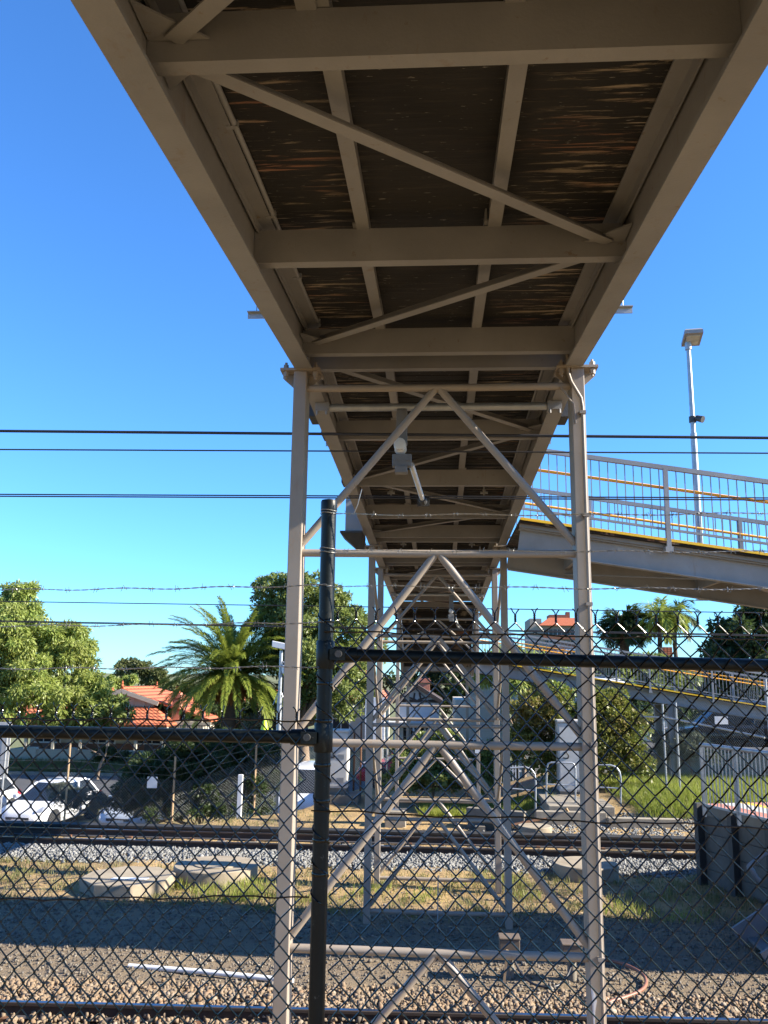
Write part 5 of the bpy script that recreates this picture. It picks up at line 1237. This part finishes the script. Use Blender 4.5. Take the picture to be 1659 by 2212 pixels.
# palms
def palm(name, label, base, top, nf, fl, mat, seed, trunk_r, droop=1.0, leafl=0.42, dead=0, lw=0.035, up=1.25, leaflets=46):
    root = thing(name, base, label, 'palm tree', 'palm trees'); g = random.Random(seed); B = Vector(base); T = Vector(top)
    m = MB(); n = 14; pts = [B.lerp(T, i/n)+Vector((0.05*math.sin(i),0,0)) for i in range(n+1)]
    m.tube(pts, [trunk_r*(1.12-0.2*i/n+(0.07 if i % 2 else 0)) for i in range(n+1)], 14); m.build('trunk', M['palmbark'], root, smooth=True)
    def fronds(count, elev, length, name, mt, dr):
        V = []; Fq = []; rm = MB()
        for i in range(count):
            az = 2.399963*i+g.uniform(-.25,.25); e = elev(i/count)+g.uniform(-.10,.10); L_ = length*g.uniform(0.85,1.1)
            h = Vector((math.cos(az), math.sin(az), 0)); pos = T+Vector((0,0,g.uniform(-0.2,0.25)))+h*trunk_r*0.5; ang = e; P = [pos.copy()]; k = 16
            for j in range(k):
                pos = pos+(h*math.cos(ang)+Vector((0,0,math.sin(ang))))*(L_/k); P.append(pos.copy()); ang -= dr*(0.045+0.075*(j/k))*g.uniform(0.8,1.2)*(1.0 if ang > -1.25 else 0.1)
            rm.tube(P, [0.030*(1-0.85*q/k) for q in range(k+1)], 4, cap=False)
            side = h.cross(Vector((0,0,1)))
            for q in range(leaflets):
                t = 0.10+0.90*q/leaflets; f = t*k; a = int(min(f, k-1)); c = P[a].lerp(P[a+1], f-a); tn = (P[a+1]-P[a]).normalized(); upn = side.cross(tn).normalized()
                ll = leafl*(math.sin(math.pi*(0.12+0.80*t))**0.7)*g.uniform(0.85,1.1)
                for s in (-1, 1):
                    d = (side*s*0.62+tn*(0.75+0.5*t)+upn*g.uniform(-0.35,0.65)+Vector((0,0,-0.15*droop))).normalized(); wv = d.cross(upn).normalized()*lw
                    b_ = len(V); mid = c+d*ll*0.5
                    V.extend([tuple(c), tuple(mid+wv*0.5), tuple(c+d*ll-Vector((0,0,0.10*ll*droop))), tuple(mid-wv*0.5)]); Fq.append((b_,b_+1,b_+2,b_+3))
        o = np_mesh(name, V, Fq, M[mt], root); rm.build('frond_ribs', M['frond'] if mt != 'frond_dead' else M['frond_dead'], o)
    fronds(nf, lambda t: up-(1.75 if droop > 1.1 else 1.95)*t**0.85, fl, 'fronds', mat, droop)
    if dead: fronds(dead, lambda t: -0.1-0.9*t, fl*0.35, 'dry_fronds', 'frond_dead', 1.3)
    return root
Yp = 45.0; pc = at(500, 1456, Yp); pbx = at(495, 1600, Yp).x
palm('date_palm', 'large date palm with spreading arched fronds left of the near pier', (pbx, Yp, tz(pbx, Yp)), (pc.x, Yp, pc.z), 140, 4.05, 'frond', 5, 0.40, 0.82, 0.50, 40, 0.034, 1.52, 120)
Yq = 62.0; c = at(1348, 1352, Yq)
palm('fan_palm', 'dark palm on the right skyline with thick trunk, left of the pair', (c.x, Yq, tz(c.x,Yq)), (c.x, Yq, c.z), 60, 1.75, 'frond_dark', 6, 0.34, 1.3, 0.85, 0, 0.10, 1.3, 26)
c = at(1424, 1335, Yq-1)
palm('fan_palm', 'slender palm on the right skyline with bright drooping fronds', (c.x, Yq-1, tz(c.x,Yq)), (c.x, Yq-1, c.z), 26, 2.1, 'frond', 7, 0.16, 1.5, 0.9, 0, 0.08, 1.35, 30)
c = at(1456, 1330, Yq+1)
palm('fan_palm', 'slender palm just right of the bright drooping skyline palm', (c.x, Yq+1, tz(c.x,Yq)), (c.x, Yq+1, c.z), 20, 2.0, 'frond_dark', 8, 0.15, 1.5, 0.9, 0, 0.08, 1.3, 30)

# grass and weeds
def blades(name, label, xs, ys, zs, h, w, mat, seed, cat='grass', lean=0.35):
    g = np.random.default_rng(seed); n = len(xs); P = np.stack([xs, ys, zs], 1)
    D = np.stack([g.normal(0,lean,n), g.normal(0,lean,n), np.ones(n)], 1); D /= np.linalg.norm(D,axis=1)[:,None]
    a = g.uniform(0,6.28,n); N = np.stack([np.cos(a),np.sin(a),np.zeros(n)],1); N -= D*(N*D).sum(1)[:,None]
    V, Fq = leaf_quads(P, D, N, h*g.uniform(0.5,1.3,n), np.full(n, w)*g.uniform(0.7,1.4,n))
    o = np_mesh(name, V, Fq, mat); return tag(o, label, cat, kind='stuff')
vt = np.vectorize(tz)
def tufts(k, xr, yr, per, spread, seed):
    g = np.random.default_rng(seed); cx = g.uniform(*xr, k); cy = g.uniform(*yr, k); m = g.integers(per[0], per[1], k)
    x = np.repeat(cx, m)+g.normal(0, spread, m.sum()); y = np.repeat(cy, m)+g.normal(0, spread, m.sum()); return x, y
x, y = tufts(420, (-8.5,6.2), (14.1,17.3), (6,46), 0.11, 31); blades('weeds', 'sparse weeds and dry grass on the sunlit strip between the tracks', x, y, vt(x,y)-0.01, 0.13, 0.011, M['weed'], 32)
x, y = tufts(15, (-2.9,4.6), (14.4,16.9), (30,80), 0.15, 33)
x2, y2 = tufts(14, (-4.9,-3.0), (14.6,15.8), (60,110), 0.14, 34)
x3, y3 = tufts(5, (2.4,4.2), (14.2,15.8), (40,80), 0.2, 36)
x = np.concatenate([x,x2,x3]); y = np.concatenate([y,y2,y3]); blades('grass_tufts', 'bright green grass tufts around the concrete manholes', x, y, vt(x,y)-0.01, 0.19, 0.010, M['grass'], 35)
g = np.random.default_rng(40)
x = g.uniform(3.4,11,60000); y = g.uniform(22.7,28.6,60000); k = (x > 4.85+0.5*np.sin(y*2.1)*np.sin(y*5.3)*0.4+np.abs(g.normal(0,0.25,len(x)))) & (y > 22.9+0.35*np.sin(x*1.9)+np.abs(g.normal(0,0.3,len(x))))
x, y = x[k], y[k]; blades('long_grass', 'long sunlit green grass on the bank right of the white cabinet', x, y, vt(x,y)-0.02, 0.30, 0.014, M['grass'], 41)
x = g.uniform(-0.5,3.2,9000); y = g.uniform(24.6,26.3,9000); blades('long_grass', 'green grass in the shade left of the white cabinet', x, y, vt(x,y)-0.02, 0.24, 0.014, M['grass'], 42)
x = g.uniform(-34,-9,30000); y = g.uniform(44.8,47.2,30000); blades('verge_grass', 'pale green verge grass in front of the tiled house', x, y, np.full(len(x),CZ-5.02)+0.14*(y-44.8), 0.30, 0.05, M['weed'], 43)
x, y = tufts(170, (-12,-2.5), (21.3,25.0), (4,26), 0.14, 44); blades('weeds', 'dry weeds and litter on the sandy bank beyond the far track', x, y, vt(x,y)-0.01, 0.12, 0.012, M['weed'], 45)
n = 5200; x = g.uniform(-9,6.5,n); y = g.uniform(13.6,17.4,n); a = g.uniform(0,6.28,n)
P = np.stack([x,y,vt(x,y)+0.006],1); D = np.stack([np.cos(a),np.sin(a),g.uniform(-0.1,0.35,n)],1); N = np.stack([g.normal(0,.3,n),g.normal(0,.3,n),np.ones(n)],1)
V, Fq = leaf_quads(P, D, N, g.uniform(0.03,0.10,n), g.uniform(0.015,0.04,n)); tag(np_mesh('leaf_litter', V, Fq, M['litter']), 'dry leaves and twigs littering the sunlit strip', 'leaf litter', kind='stuff')
n = 4200; x = g.uniform(-12,5,n); y = g.uniform(21.2,26,n); a = g.uniform(0,6.28,n)
P = np.stack([x,y,vt(x,y)+0.006],1); D = np.stack([np.cos(a),np.sin(a),g.uniform(-0.1,0.35,n)],1); N = np.stack([g.normal(0,.3,n),g.normal(0,.3,n),np.ones(n)],1)
V, Fq = leaf_quads(P, D, N, g.uniform(0.03,0.12,n), g.uniform(0.02,0.05,n)); tag(np_mesh('leaf_litter', V, Fq, M['litter']), 'dry leaves on the sandy bank beyond the far track', 'leaf litter', kind='stuff')

# ---------------------------------------------------------------- houses
zg = -5.06
def win(root, x0, x1, y, z0, z1, fm='white', bars=1):
    m = MB(); m.box(x0-0.08, x1+0.08, y-0.05, y-0.004, z0-0.08, z0); m.box(x0-0.08, x1+0.08, y-0.05, y-0.004, z1, z1+0.08); m.box(x0-0.08, x0, y-0.05, y-0.004, z0, z1); m.box(x1, x1+0.08, y-0.05, y-0.004, z0, z1)
    for k in range(1, bars+1): c = x0+(x1-x0)*k/(bars+1); m.box(c-0.025, c+0.025, y-0.045, y-0.012, z0, z1)
    w = m.build('window', M[fm], root); g_ = MB(); g_.box(x0, x1, y-0.012, y-0.003, z0, z1); g_.build('pane', M['glass'], w)
def slabroof(m, pts, th=0.12): m.prism(pts, (0,0,-th))
# red-tiled house at left
H0 = 52.0
xr = at(268, 1485, H0).x; zr = CZ+(at(268,1487,H0).z-CZ); ze = CZ-2.45; xl_, xrt = xr-6.2, at(459,1560,H0).x
RH = thing('tiled_house', (xr, 56, CZ+zg), 'cream house with bright terracotta tiled roof and shaded verandah at left', 'house', 'houses beyond the road')
m = MB(); m.box(xl_+0.5, xrt-0.5, 52.3, 63, CZ+zg, ze-0.02); m.build('wall', M['cream'], RH)
m = MB(); yb = 58.2
ro = [(xr,H0-0.35,zr),(xr,yb,zr),(xrt,H0-0.35,ze),(xrt,63.5,ze),(xl_,H0-0.35,ze),(xl_,63.5,ze)]
def th(f): return f
V_ = ro+[(x, y_, z-0.14) for x, y_, z in ro]
m.add(V_, [(0,2,3,1),(1,3,5),(0,1,5,4),(6,7,9,8),(7,11,9),(6,10,11,7),(0,6,8,2),(2,8,9,3),(3,9,11,5),(5,11,10,4),(4,10,6,0)])
rf = m.build('roof', M['tile'], RH)
m = MB()
for i in range(19):
    y_ = H0-0.3+i*0.33; m.prism([(xr-0.10,y_,zr-0.03),(xr+0.10,y_,zr-0.03),(xr+0.06,y_,zr+0.10),(xr-0.06,y_,zr+0.10)], (0,0.31,0.04*(i%2)))
m.tube([(xr,H0-0.3,zr+0.1),(xr,H0-0.3,zr+0.48)], [0.10,0.03], 8); m.tube([(xr,yb,zr+0.05),(xr,yb,zr+0.40)], [0.10,0.03], 8); m.build('ridge_capping', M['tile'], rf)
def chimney(px, pyt, pyb, Y, w):
    t_, b_ = at(px, pyt, Y), at(px, pyb, Y); m = MB(); m.box(t_.x-w/2, t_.x+w/2, Y-w/2, Y+w/2, b_.z-0.6, t_.z); m.box(t_.x-w/2-0.08, t_.x+w/2+0.08, Y-w/2-0.08, Y+w/2+0.08, t_.z-0.30, t_.z-0.12)
    c_ = m.build('chimney', M['brick'], rf); q = MB(); q.lathe((t_.x, Y, t_.z+0.001), [(0.16,0),(0.13,0.32),(0.15,0.36)], 10); q.build('chimney_pot', M['tile'], c_)
chimney(241, 1497, 1512, 54.0, 0.62); chimney(384, 1496, 1550, 51.9, 0.46)
# front gable with barge boards
zgb = CZ-1.75; gl, gr = xr-1.95, xr+1.95
m = MB(); zz = lambda x: zr-0.16-abs(x-xr)*(zr-ze)/(xrt-xr)
m.prism([(gl,H0-0.1,zgb),(gr,H0-0.1,zgb),(gr,H0-0.1,zz(gr)),(xr,H0-0.1,zz(xr)),(gl,H0-0.1,zz(gl))], (0,0.1,0)); m.build('gable', M['cream'], RH)
m = MB()
for s in (-1, 1): m.beam((xr,H0-0.42,zr-0.15),(xr+s*2.3,H0-0.42,zr-0.15-2.3*(zr-ze)/(xrt-xr)), 0.05, 0.24)
m.build('barge_board', M['cream'], RH)
m = MB()
for k in range(-2, 3): m.box(xr+k*0.7-0.025, xr+k*0.7+0.025, H0-0.125, H0-0.101, zgb, zz(xr+k*0.7)-0.03)
m.build('gable_battens', M['cream'], RH)
# verandah skirt roof
ys0, ys1 = 49.6, H0-0.05; zs1, zs0 = zgb+0.02, CZ-2.68; xs0, xs1 = xl_-0.6, at(362,1574,49.8).x
m = MB(); m.add([(xs0,ys0,zs0),(xs1,ys0,zs0),(xs1-1.5,ys1,zs1),(xs0,ys1,zs1),(xs0,ys0,zs0-0.12),(xs1,ys0,zs0-0.12),(xs1-1.5,ys1,zs1-0.12),(xs0,ys1,zs1-0.12),(xs1,ys1+3,zs0),(xs1,ys1+3,zs0-0.12)],
   [(0,1,2,3),(7,6,5,4),(0,4,5,1),(1,8,2),(5,6,9),(1,5,9,8)]); m.build('verandah_roof', M['tile'], RH)
for x in np.linspace(xs0+0.4, xs1-0.2, 7):
    m = MB(); m.box(x-0.08, x+0.08, ys0+0.15, ys0+0.31, CZ+zg+0.9, zs0-0.13); m.box(x-0.22, x+0.22, ys0+0.06, ys0+0.40, CZ+zg, CZ+zg+0.9)
    for k in (-1, 1): m.box(x+k*0.18-0.06, x+k*0.18+0.06, ys0+0.2, ys0+0.26, zs0-0.75, zs0-0.13)
    m.build('verandah_post', M['cream'], RH)
m = MB(); m.box(xs0, xs1, ys0+0.12, ys0+0.30, zs0-0.30, zs0-0.125)
for k in range(40): x = xs0+0.1+(xs1-xs0-0.2)*k/39; m.box(x-0.03, x+0.03, ys0+0.18, ys0+0.22, zs0-0.62, zs0-0.301)
m.build('verandah_fretwork', M['cream'], RH)
m = MB(); m.box(xl_+0.55, xrt-0.55, 52.24, 52.29, CZ+zg+0.05, CZ+zg+1.1); m.build('brick_dado', M['brick_dark'], RH)
for x in (xr-4.6, xr-1.2, xr+1.6): win(RH, x-0.75, x+0.75, 52.28, CZ+zg+1.15, CZ+zg+2.35, 'white', 2)
m = MB(); m.box(xr+3.3, xrt-0.52, 51.6, 52.2, CZ+zg, ze-0.1); m.build('bay', M['cream'], RH)
m = MB(); m.box(xrt-2.2, xrt+0.02, 51.55, 51.62, ze-0.32, ze-0.15)
for k in range(16): x = xrt-2.15+k*0.14; m.box(x-0.035, x+0.035, 51.56, 51.60, ze-0.55, ze-0.321)
m.build('eave_brackets', M['cream'], RH)
GW = thing('garden_wall', (-20, 48, CZ+zg), 'low cream garden wall with piers in front of the tiled house', 'wall')
m = MB(); m.box(-30, at(478,1640,48).x, 47.9, 48.1, CZ+zg, CZ-4.0)
for x in np.arange(-29, -13.5, 2.2): m.box(x-0.2, x+0.2, 47.82, 48.18, CZ+zg, CZ-3.9)
m.build('wall_body', M['cream'], GW)
m = MB(); p0, p1 = at(310,1660,47.7), at(330,1608,47.7); m.box(p0.x, p1.x, 47.6, 47.8, CZ+zg, p1.z); m.build('gate', M['dark_timber'], GW)
# second tiled house behind the palm
m = MB(); B2 = thing('tiled_house', (-11.5, 62, CZ+zg), 'blue grey house with terracotta roof behind the date palm', 'house', 'houses beyond the road')
x0, x1 = at(440,1500,60).x, at(600,1500,60).x; z1 = at(520,1487,62).z; z0 = at(520,1528,60).z
m.box(x0+0.4, x1-0.4, 60.3, 66, CZ+zg, z0-0.05); m.build('wall', M['cabinet'], B2)
m = MB(); m.prism([(x0,59.8,z0),(x0,66.2,z0),(x0,63,z1)], (x1-x0,0,0)); m.build('roof', M['tile'], B2)
win(B2, x0+1.2, x0+2.4, 60.3, CZ+zg+1.0, CZ+zg+2.4); win(B2, x0+3.4, x0+4.4, 60.3, CZ+zg+1.0, CZ+zg+2.4)
# dull red roof behind the tall tree
B3 = thing('tiled_house', (-7, 68, CZ+zg), 'house with weathered red tiled roof behind the tall tree', 'house', 'houses beyond the road')
x0, x1 = at(690,1500,64).x, at(838,1500,64).x; z1 = at(790,1428,68).z; z0 = at(800,1515,64).z
m = MB(); m.box(x0+0.4, x1-0.4, 64.4, 74, CZ+zg, z0-0.05); m.build('wall', M['beige_wall'], B3)
m = MB(); m.add([(x0,63.8,z0),(x1,63.8,z0),(x1,74.5,z0),(x0,74.5,z0),(x0+2.0,69,z1),(x1-2.4,69,z1)], [(0,1,5,4),(1,2,5),(2,3,4,5),(3,0,4),(3,2,1,0)]); m.build('roof', M['tile_dull'], B3)
win(B3, x0+1, x0+2.2, 64.4, CZ+zg+1, CZ+zg+2.2)
# white gabled house
G0 = 56.0; xa, xb2, xp = at(848,1510,G0).x, at(957,1512,G0).x, at(901,1478,G0).x
zp_, zev = at(901,1478,G0).z, at(957,1514,G0).z
WH = thing('gabled_house', (xp, 58, CZ+zg), 'white house with dark crossed timbers in its front gable', 'house', 'houses beyond the road')
m = MB(); m.prism([(xa+0.25,G0,CZ+zg),(xb2-0.25,G0,CZ+zg),(xb2-0.25,G0,zev-0.05),(xp,G0,zp_-0.12),(xa+0.25,G0,zev-0.05)], (0,9,0)); m.build('wall', M['white'], WH)
m = MB()
for s, e in ((-1, xa), (1, xb2)): m.add([(xp,G0-0.4,zp_),(e,G0-0.4,zev),(e,G0+9.3,zev),(xp,G0+9.3,zp_),(xp,G0-0.4,zp_-0.14),(e,G0-0.4,zev-0.14),(e,G0+9.3,zev-0.14),(xp,G0+9.3,zp_-0.14)], [(0,1,2,3),(7,6,5,4),(0,4,5,1),(1,5,6,2),(2,6,7,3)])
m.build('roof', M['dark_timber'], WH)
m = MB()
for s, e in ((-1, xa), (1, xb2)):
    m.beam((xp,G0-0.43,zp_-0.13),(e,G0-0.43,zev-0.13), 0.05, 0.24)
    m.beam((xp+s*0.15,G0-0.04,zp_-0.55),(xp+s*-0.5+(e-xp)*0.45,G0-0.04,zev+0.1), 0.05, 0.12); m.beam((xp+(e-xp)*0.5,G0-0.03,zp_-0.75),(xp+(e-xp)*0.05,G0-0.03,zev+0.05), 0.05, 0.10)
m.box(xa+0.2, xb2-0.2, G0-0.06, G0-0.005, zev-0.12, zev+0.06); m.build('gable_timbers', M['dark_timber'], WH)
m = MB(); m.box(xa-0.2, xb2-0.9, G0-1.9, G0-0.05, zev-1.40, zev-1.28); m.build('verandah_roof', M['cabinet'], WH)
win(WH, xa+0.7, xa+2.0, G0, CZ+zg+0.9, CZ+zg+2.1, 'white', 2); win(WH, xp+0.2, xp+0.9, G0, CZ+zg+0.9, CZ+zg+2.1)
t_ = at(917,1465,59); m = MB(); m.box(t_.x-0.35, t_.x+0.35, 58.6, 59.3, zp_-1.4, t_.z); m.box(t_.x-0.42, t_.x+0.42, 58.53, 59.37, t_.z-0.3, t_.z-0.12); m.build('chimney', M['brick'], WH)
for k in range(3):
    x = xa+0.2+k*1.2; m = MB(); m.box(x-0.05, x+0.05, G0-1.85, G0-1.75, CZ+zg, zev-1.41); m.build('verandah_post', M['white'], WH)
# beige parapet house with green finial
K0 = 47.0; x0, x1 = at(984,1600,K0).x, at(1100,1600,K0).x; zt_ = at(1040,1512,K0).z
BH = thing('parapet_house', ((x0+x1)/2, K0, CZ+zg), 'beige house with small finial topped gable left of the right pier leg', 'house', 'houses beyond the road')
m = MB(); m.box(x0, x1, K0, K0+9, CZ+zg, zt_); m.build('wall', M['beige_wall'], BH)
gx0, gx1, gxp = at(1016,1512,K0).x, at(1078,1512,K0).x, at(1046,1500,K0).x; zpk = at(1046,1477,K0).z; zgf = at(1046,1503,K0).z
m = MB(); m.prism([(gx0,K0-0.05,zt_-0.4),(gx1,K0-0.05,zt_-0.4),(gx1,K0-0.05,zgf),(gxp,K0-0.05,zpk),(gx0,K0-0.05,zgf)], (0,3,0)); m.build('gable', M['cream'], BH)
m = MB()
for e in (gx0-0.1, gx1+0.1): m.beam((gxp,K0-0.12,zpk+0.02),(e,K0-0.12,zgf-0.04), 0.06, 0.13)
for k in range(9): x = gxp-0.5+k*0.125; m.box(x-0.022, x+0.022, K0-0.09, K0-0.055, zgf-0.02, zpk-0.12-abs(x-gxp)*0.9)
m.build('gable_trim', M['beige_wall'], BH)
m = MB(); m.lathe((gxp,K0-0.1,zpk), [(0.12,0),(0.05,0.10),(0.12,0.2),(0.04,0.30),(0.07,0.36),(0.01,0.46)], 8); m.build('finial', M['leaf_grey'], BH)
m = MB(); rx = at(1112,1525,K0).x; m.add([(gx1,K0-0.3,zgf-0.05),(rx,K0-0.3,zgf-0.05-0.65*(rx-gx1)),(rx,K0+6,zgf-0.05-0.65*(rx-gx1)),(gx1,K0+6,zgf-0.05),(gx1,K0-0.3,zgf-0.20),(rx,K0-0.3,zgf-0.2-0.65*(rx-gx1)),(rx,K0+6,zgf-0.2-0.65*(rx-gx1)),(gx1,K0+6,zgf-0.20)], [(0,1,2,3),(7,6,5,4),(0,4,5,1),(1,5,6,2),(2,6,7,3)]); m.build('roof', M['tile_dull'], BH)
win(BH, x0+0.6, x0+1.3, K0, CZ+zg+1.0, CZ+zg+2.0); win(BH, x1-0.7, x1-0.2, K0, CZ+zg+0.9, CZ+zg+1.9, 'dark_timber')
PF = thing('picket_fence', (0, 40, CZ+zg), 'white picket fence in front of the beige house', 'fence')
m = MB(); x0p, x1p = at(960,1600,41).x, at(1125,1600,41).x
for x in np.arange(x0p, x1p, 0.13): m.box(x-0.035, x+0.035, 40.98, 41.0, CZ+zg, CZ+zg+1.3)
m.box(x0p, x1p, 41.001, 41.04, CZ+zg+0.3, CZ+zg+0.38); m.box(x0p, x1p, 41.001, 41.04, CZ+zg+1.0, CZ+zg+1.08); m.build('pickets', M['white'], PF)
# white house with balustrade
Q0 = 40.0; x0, x1 = at(1128,1480,Q0).x, at(1262,1480,Q0).x; zr_ = at(1180,1477,Q0).z; zb_ = at(1180,1512,Q0).z
BB = thing('balcony_house', ((x0+x1)/2, Q0, CZ+zg), 'white house with balustraded balcony below the farther ramp', 'house', 'houses beyond the road')
m = MB(); m.box(x0+0.25, x1+2, Q0+1.6, Q0+9, CZ+zg, zr_-0.15); m.build('wall', M['cream'], BB)
m = MB(); m.box(x0-0.1, x1+2, Q0-0.2, Q0+9.2, zr_-0.149, zr_); m.add([(x0-0.1,Q0-0.2,zr_+0.001),(x1+2,Q0-0.2,zr_+0.001),(x1+2,Q0+5,zr_+0.6),(x0+1.2,Q0+5,zr_+0.6)], [(0,1,2,3)]); m.build('roof', M['white'], BB)
m = MB(); m.box(x0, x1, Q0, Q0+1.58, zb_-0.16, zb_); m.build('balcony_floor', M['white'], BB)
m = MB(); m.box(x0, x1, Q0-0.02, Q0+0.06, zb_+0.62, zb_+0.68); m.box(x0, x1, Q0, Q0+0.04, zb_+0.05, zb_+0.09)
for x in np.arange(x0+0.08, x1, 0.115): m.box(x-0.022, x+0.022, Q0, Q0+0.04, zb_+0.09, zb_+0.62)
m.build('balustrade', M['white'], BB)
for x in (x0+0.06, (x0+x1)/2, x1-0.1): m = MB(); m.box(x-0.06, x+0.06, Q0+0.08, Q0+0.2, CZ+zg, zr_-0.15); m.build('balcony_post', M['white'], BB)
# distant apartment tower
T0 = 230.0; A_ = at(1146,1400,T0); B_ = at(1278,1400,T0); zt_ = at(1200,1352,T0).z
AT = thing('apartment_tower', ((A_.x+B_.x)/2, T0, 0), 'distant red brick apartment tower with orange roof on the skyline', 'apartment block')
m = MB(); m.box(A_.x, B_.x, T0, T0+14, -5, zt_); m.box(A_.x, at(1170,1345,T0).x, T0+0.2, T0+13.8, zt_, at(1160,1336,T0).z); m.build('wall', M['brick_tan'], AT)
x0 = at(1172,1345,T0).x; m = MB(); zr2 = at(1200,1334,T0).z; m.add([(x0-1.2,T0-1.6,zt_),(B_.x+0.6,T0-1.6,zt_),(B_.x+0.6,T0+6,zt_),(x0-1.2,T0+6,zt_),(x0+1.8,T0+1,zr2),(B_.x-0.5,T0+1,zr2)], [(0,1,5,4),(1,2,5),(2,3,4,5),(3,0,4),(3,2,1,0)]); m.build('roof', M['tile'], AT)
xp0, xp1 = at(1190,1330,T0).x, at(1228,1330,T0).x; m = MB(); m.box(xp0, xp1, T0+3, T0+9, zt_, at(1200,1326,T0).z); m.box(xp1, xp1+1.0, T0+4, T0+6, zt_, at(1200,1324,T0).z+0.6); m.build('penthouse', M['tile_dull'], AT)
fl = 2.9; k = 0; z = zt_-0.6
while z > -3:
    m = MB(); m.box(x0, B_.x-0.4, T0-1.3, T0-0.01, z-fl+0.0, z-fl+1.05); m.build('balcony', M['brick'] if k % 2 else M['tile_dull'], AT)
    for q in range(5):
        xx = x0+0.6+q*(B_.x-x0-1.4)/5; wm = MB(); wm.box(xx, xx+1.9, T0-0.07, T0-0.004, z-fl+1.06, z-0.35); w_ = wm.build('window', M['glass'], AT)
        fm = MB(); fm.box(xx+0.9, xx+1.0, T0-0.1, T0-0.071, z-fl+1.06, z-0.35); fm.box(xx, xx+1.9, T0-0.1, T0-0.071, z-fl+1.9, z-fl+2.0); fm.build('window_frame', M['white'], w_)
    wm = MB(); wm.box(A_.x+0.8, A_.x+1.8, T0-0.07, T0-0.004, z-fl+1.1, z-0.7); wm.build('window', M['glass'], AT)
    z -= fl; k += 1
# red-brown house and grey roof behind the farther ramp
Z0 = 46.0; x0, x1 = at(1205,1450,Z0).x, at(1262,1450,Z0).x
HB = thing('brick_house', ((x0+x1)/2, Z0, CZ+zg), 'dark red brick house corner seen through the farther ramp railing', 'house', 'houses beyond the road')
m = MB(); m.box(x0, x1, Z0, Z0+6, CZ+zg, at(1230,1395,Z0).z); m.build('wall', M['brick'], HB); m = MB(); m.box(x0-0.2, x1+0.2, Z0-0.2, Z0+6.2, at(1230,1395,Z0).z+0.002, at(1230,1388,Z0).z); m.build('roof', M['dark_timber'], HB)
win(HB, x0+0.5, x0+1.0, Z0, at(1230,1440,Z0).z, at(1230,1405,Z0).z)
Z1 = 58.0; x0, x1 = at(1445,1480,Z1).x, at(1580,1480,Z1).x; zt_ = at(1500,1462,Z1).z
HG = thing('gabled_house', ((x0+x1)/2, Z1, CZ+zg), 'grey gabled house with dark shutters behind the farther ramp at right', 'house', 'houses beyond the road')
m = MB(); m.box(x0, x1, Z1, Z1+8, CZ+zg, zt_); m.build('wall', M['cabinet'], HG)
m = MB(); xm = at(1478,1440,Z1).x; m.prism([(x0-0.3,Z1-0.3,zt_+0.002),(x1+0.3,Z1-0.3,zt_+0.002),(xm+1.2,Z1-0.3,at(1478,1432,Z1).z),(xm,Z1-0.3,at(1478,1432,Z1).z)], (0,8.6,0)); m.build('roof', M['steel_cool'], HG)
m = MB(); a, b_ = at(1466,1520,Z1), at(1512,1470,Z1); m.box(a.x, b_.x, Z1-0.06, Z1-0.004, a.z, b_.z); m.build('shutters', M['brick_dark'], HG)
c = at(1430,1437,70); CH = thing('brick_chimney', (c.x, 70, CZ+zg), 'cream and red chimney stack below the slender skyline palms', 'chimney')
m = MB(); m.box(c.x-0.9, c.x+1.5, 69.5, 71, CZ+zg, at(1430,1425,70).z); m.build('stack', M['cream'], CH)
m = MB(); q = at(1441,1400,70); m.box(q.x-0.35, q.x+0.35, 69.8, 70.5, at(1430,1425,70).z+0.002, at(1441,1398,70).z); m.build('pot', M['tile'], CH)

# ---------------------------------------------------------------- light, sky, camera
EL, AZ = R(29.5), R(-5.0)
sd = Vector((math.cos(EL)*math.cos(AZ), math.cos(EL)*math.sin(AZ), math.sin(EL)))
sun = bpy.data.lights.new('sun', 'SUN'); sun.energy = 5.0; sun.angle = R(0.53); sun.color = (1.0, 0.91, 0.76)
so = bpy.data.objects.new('sun', sun); COL.objects.link(so); so.rotation_euler = sd.to_track_quat('Z', 'Y').to_euler(); so.location = sd*60
w = bpy.data.worlds.new('World'); sc.world = w; w.use_nodes = True
nt = w.node_tree; bg = nt.nodes['Background']; sky = nt.nodes.new('ShaderNodeTexSky'); sky.sky_type = 'NISHITA'; sky.sun_disc = False
sky.sun_elevation = EL; sky.sun_rotation = math.pi/2-AZ; sky.altitude = 0; sky.air_density = 1.0; sky.dust_density = 0.15; sky.ozone_density = 4.0
mx = nt.nodes.new('ShaderNodeMix'); mx.data_type = 'RGBA'; mx.blend_type = 'MULTIPLY'; mx.inputs[0].default_value = 1.0; mx.inputs[7].default_value = (0.485, 0.885, 1.29, 1)
nt.links.new(sky.outputs[0], mx.inputs[6]); nt.links.new(mx.outputs[2], bg.inputs[0]); bg.inputs[1].default_value = 0.072
cam = bpy.data.cameras.new('camera'); co = bpy.data.objects.new('camera', cam); COL.objects.link(co); sc.camera = co
cam.sensor_fit = 'VERTICAL'; cam.sensor_height = 36.0; cam.lens = 36.0*F/2212.0; cam.clip_start = 0.05; cam.clip_end = 3000
co.matrix_world = Matrix(((_rt.x,_up.x,-_fw.x,CAM.x),(_rt.y,_up.y,-_fw.y,CAM.y),(_rt.z,_up.z,-_fw.z,CAM.z),(0,0,0,1)))
sc.view_settings.view_transform = 'Standard'; sc.view_settings.look = 'None'; sc.view_settings.exposure = 1.85; sc.view_settings.gamma = 1.0
sc.cycles.max_bounces = 8; sc.cycles.use_denoising = True
sc.render.resolution_x = 768; sc.render.resolution_y = 1024
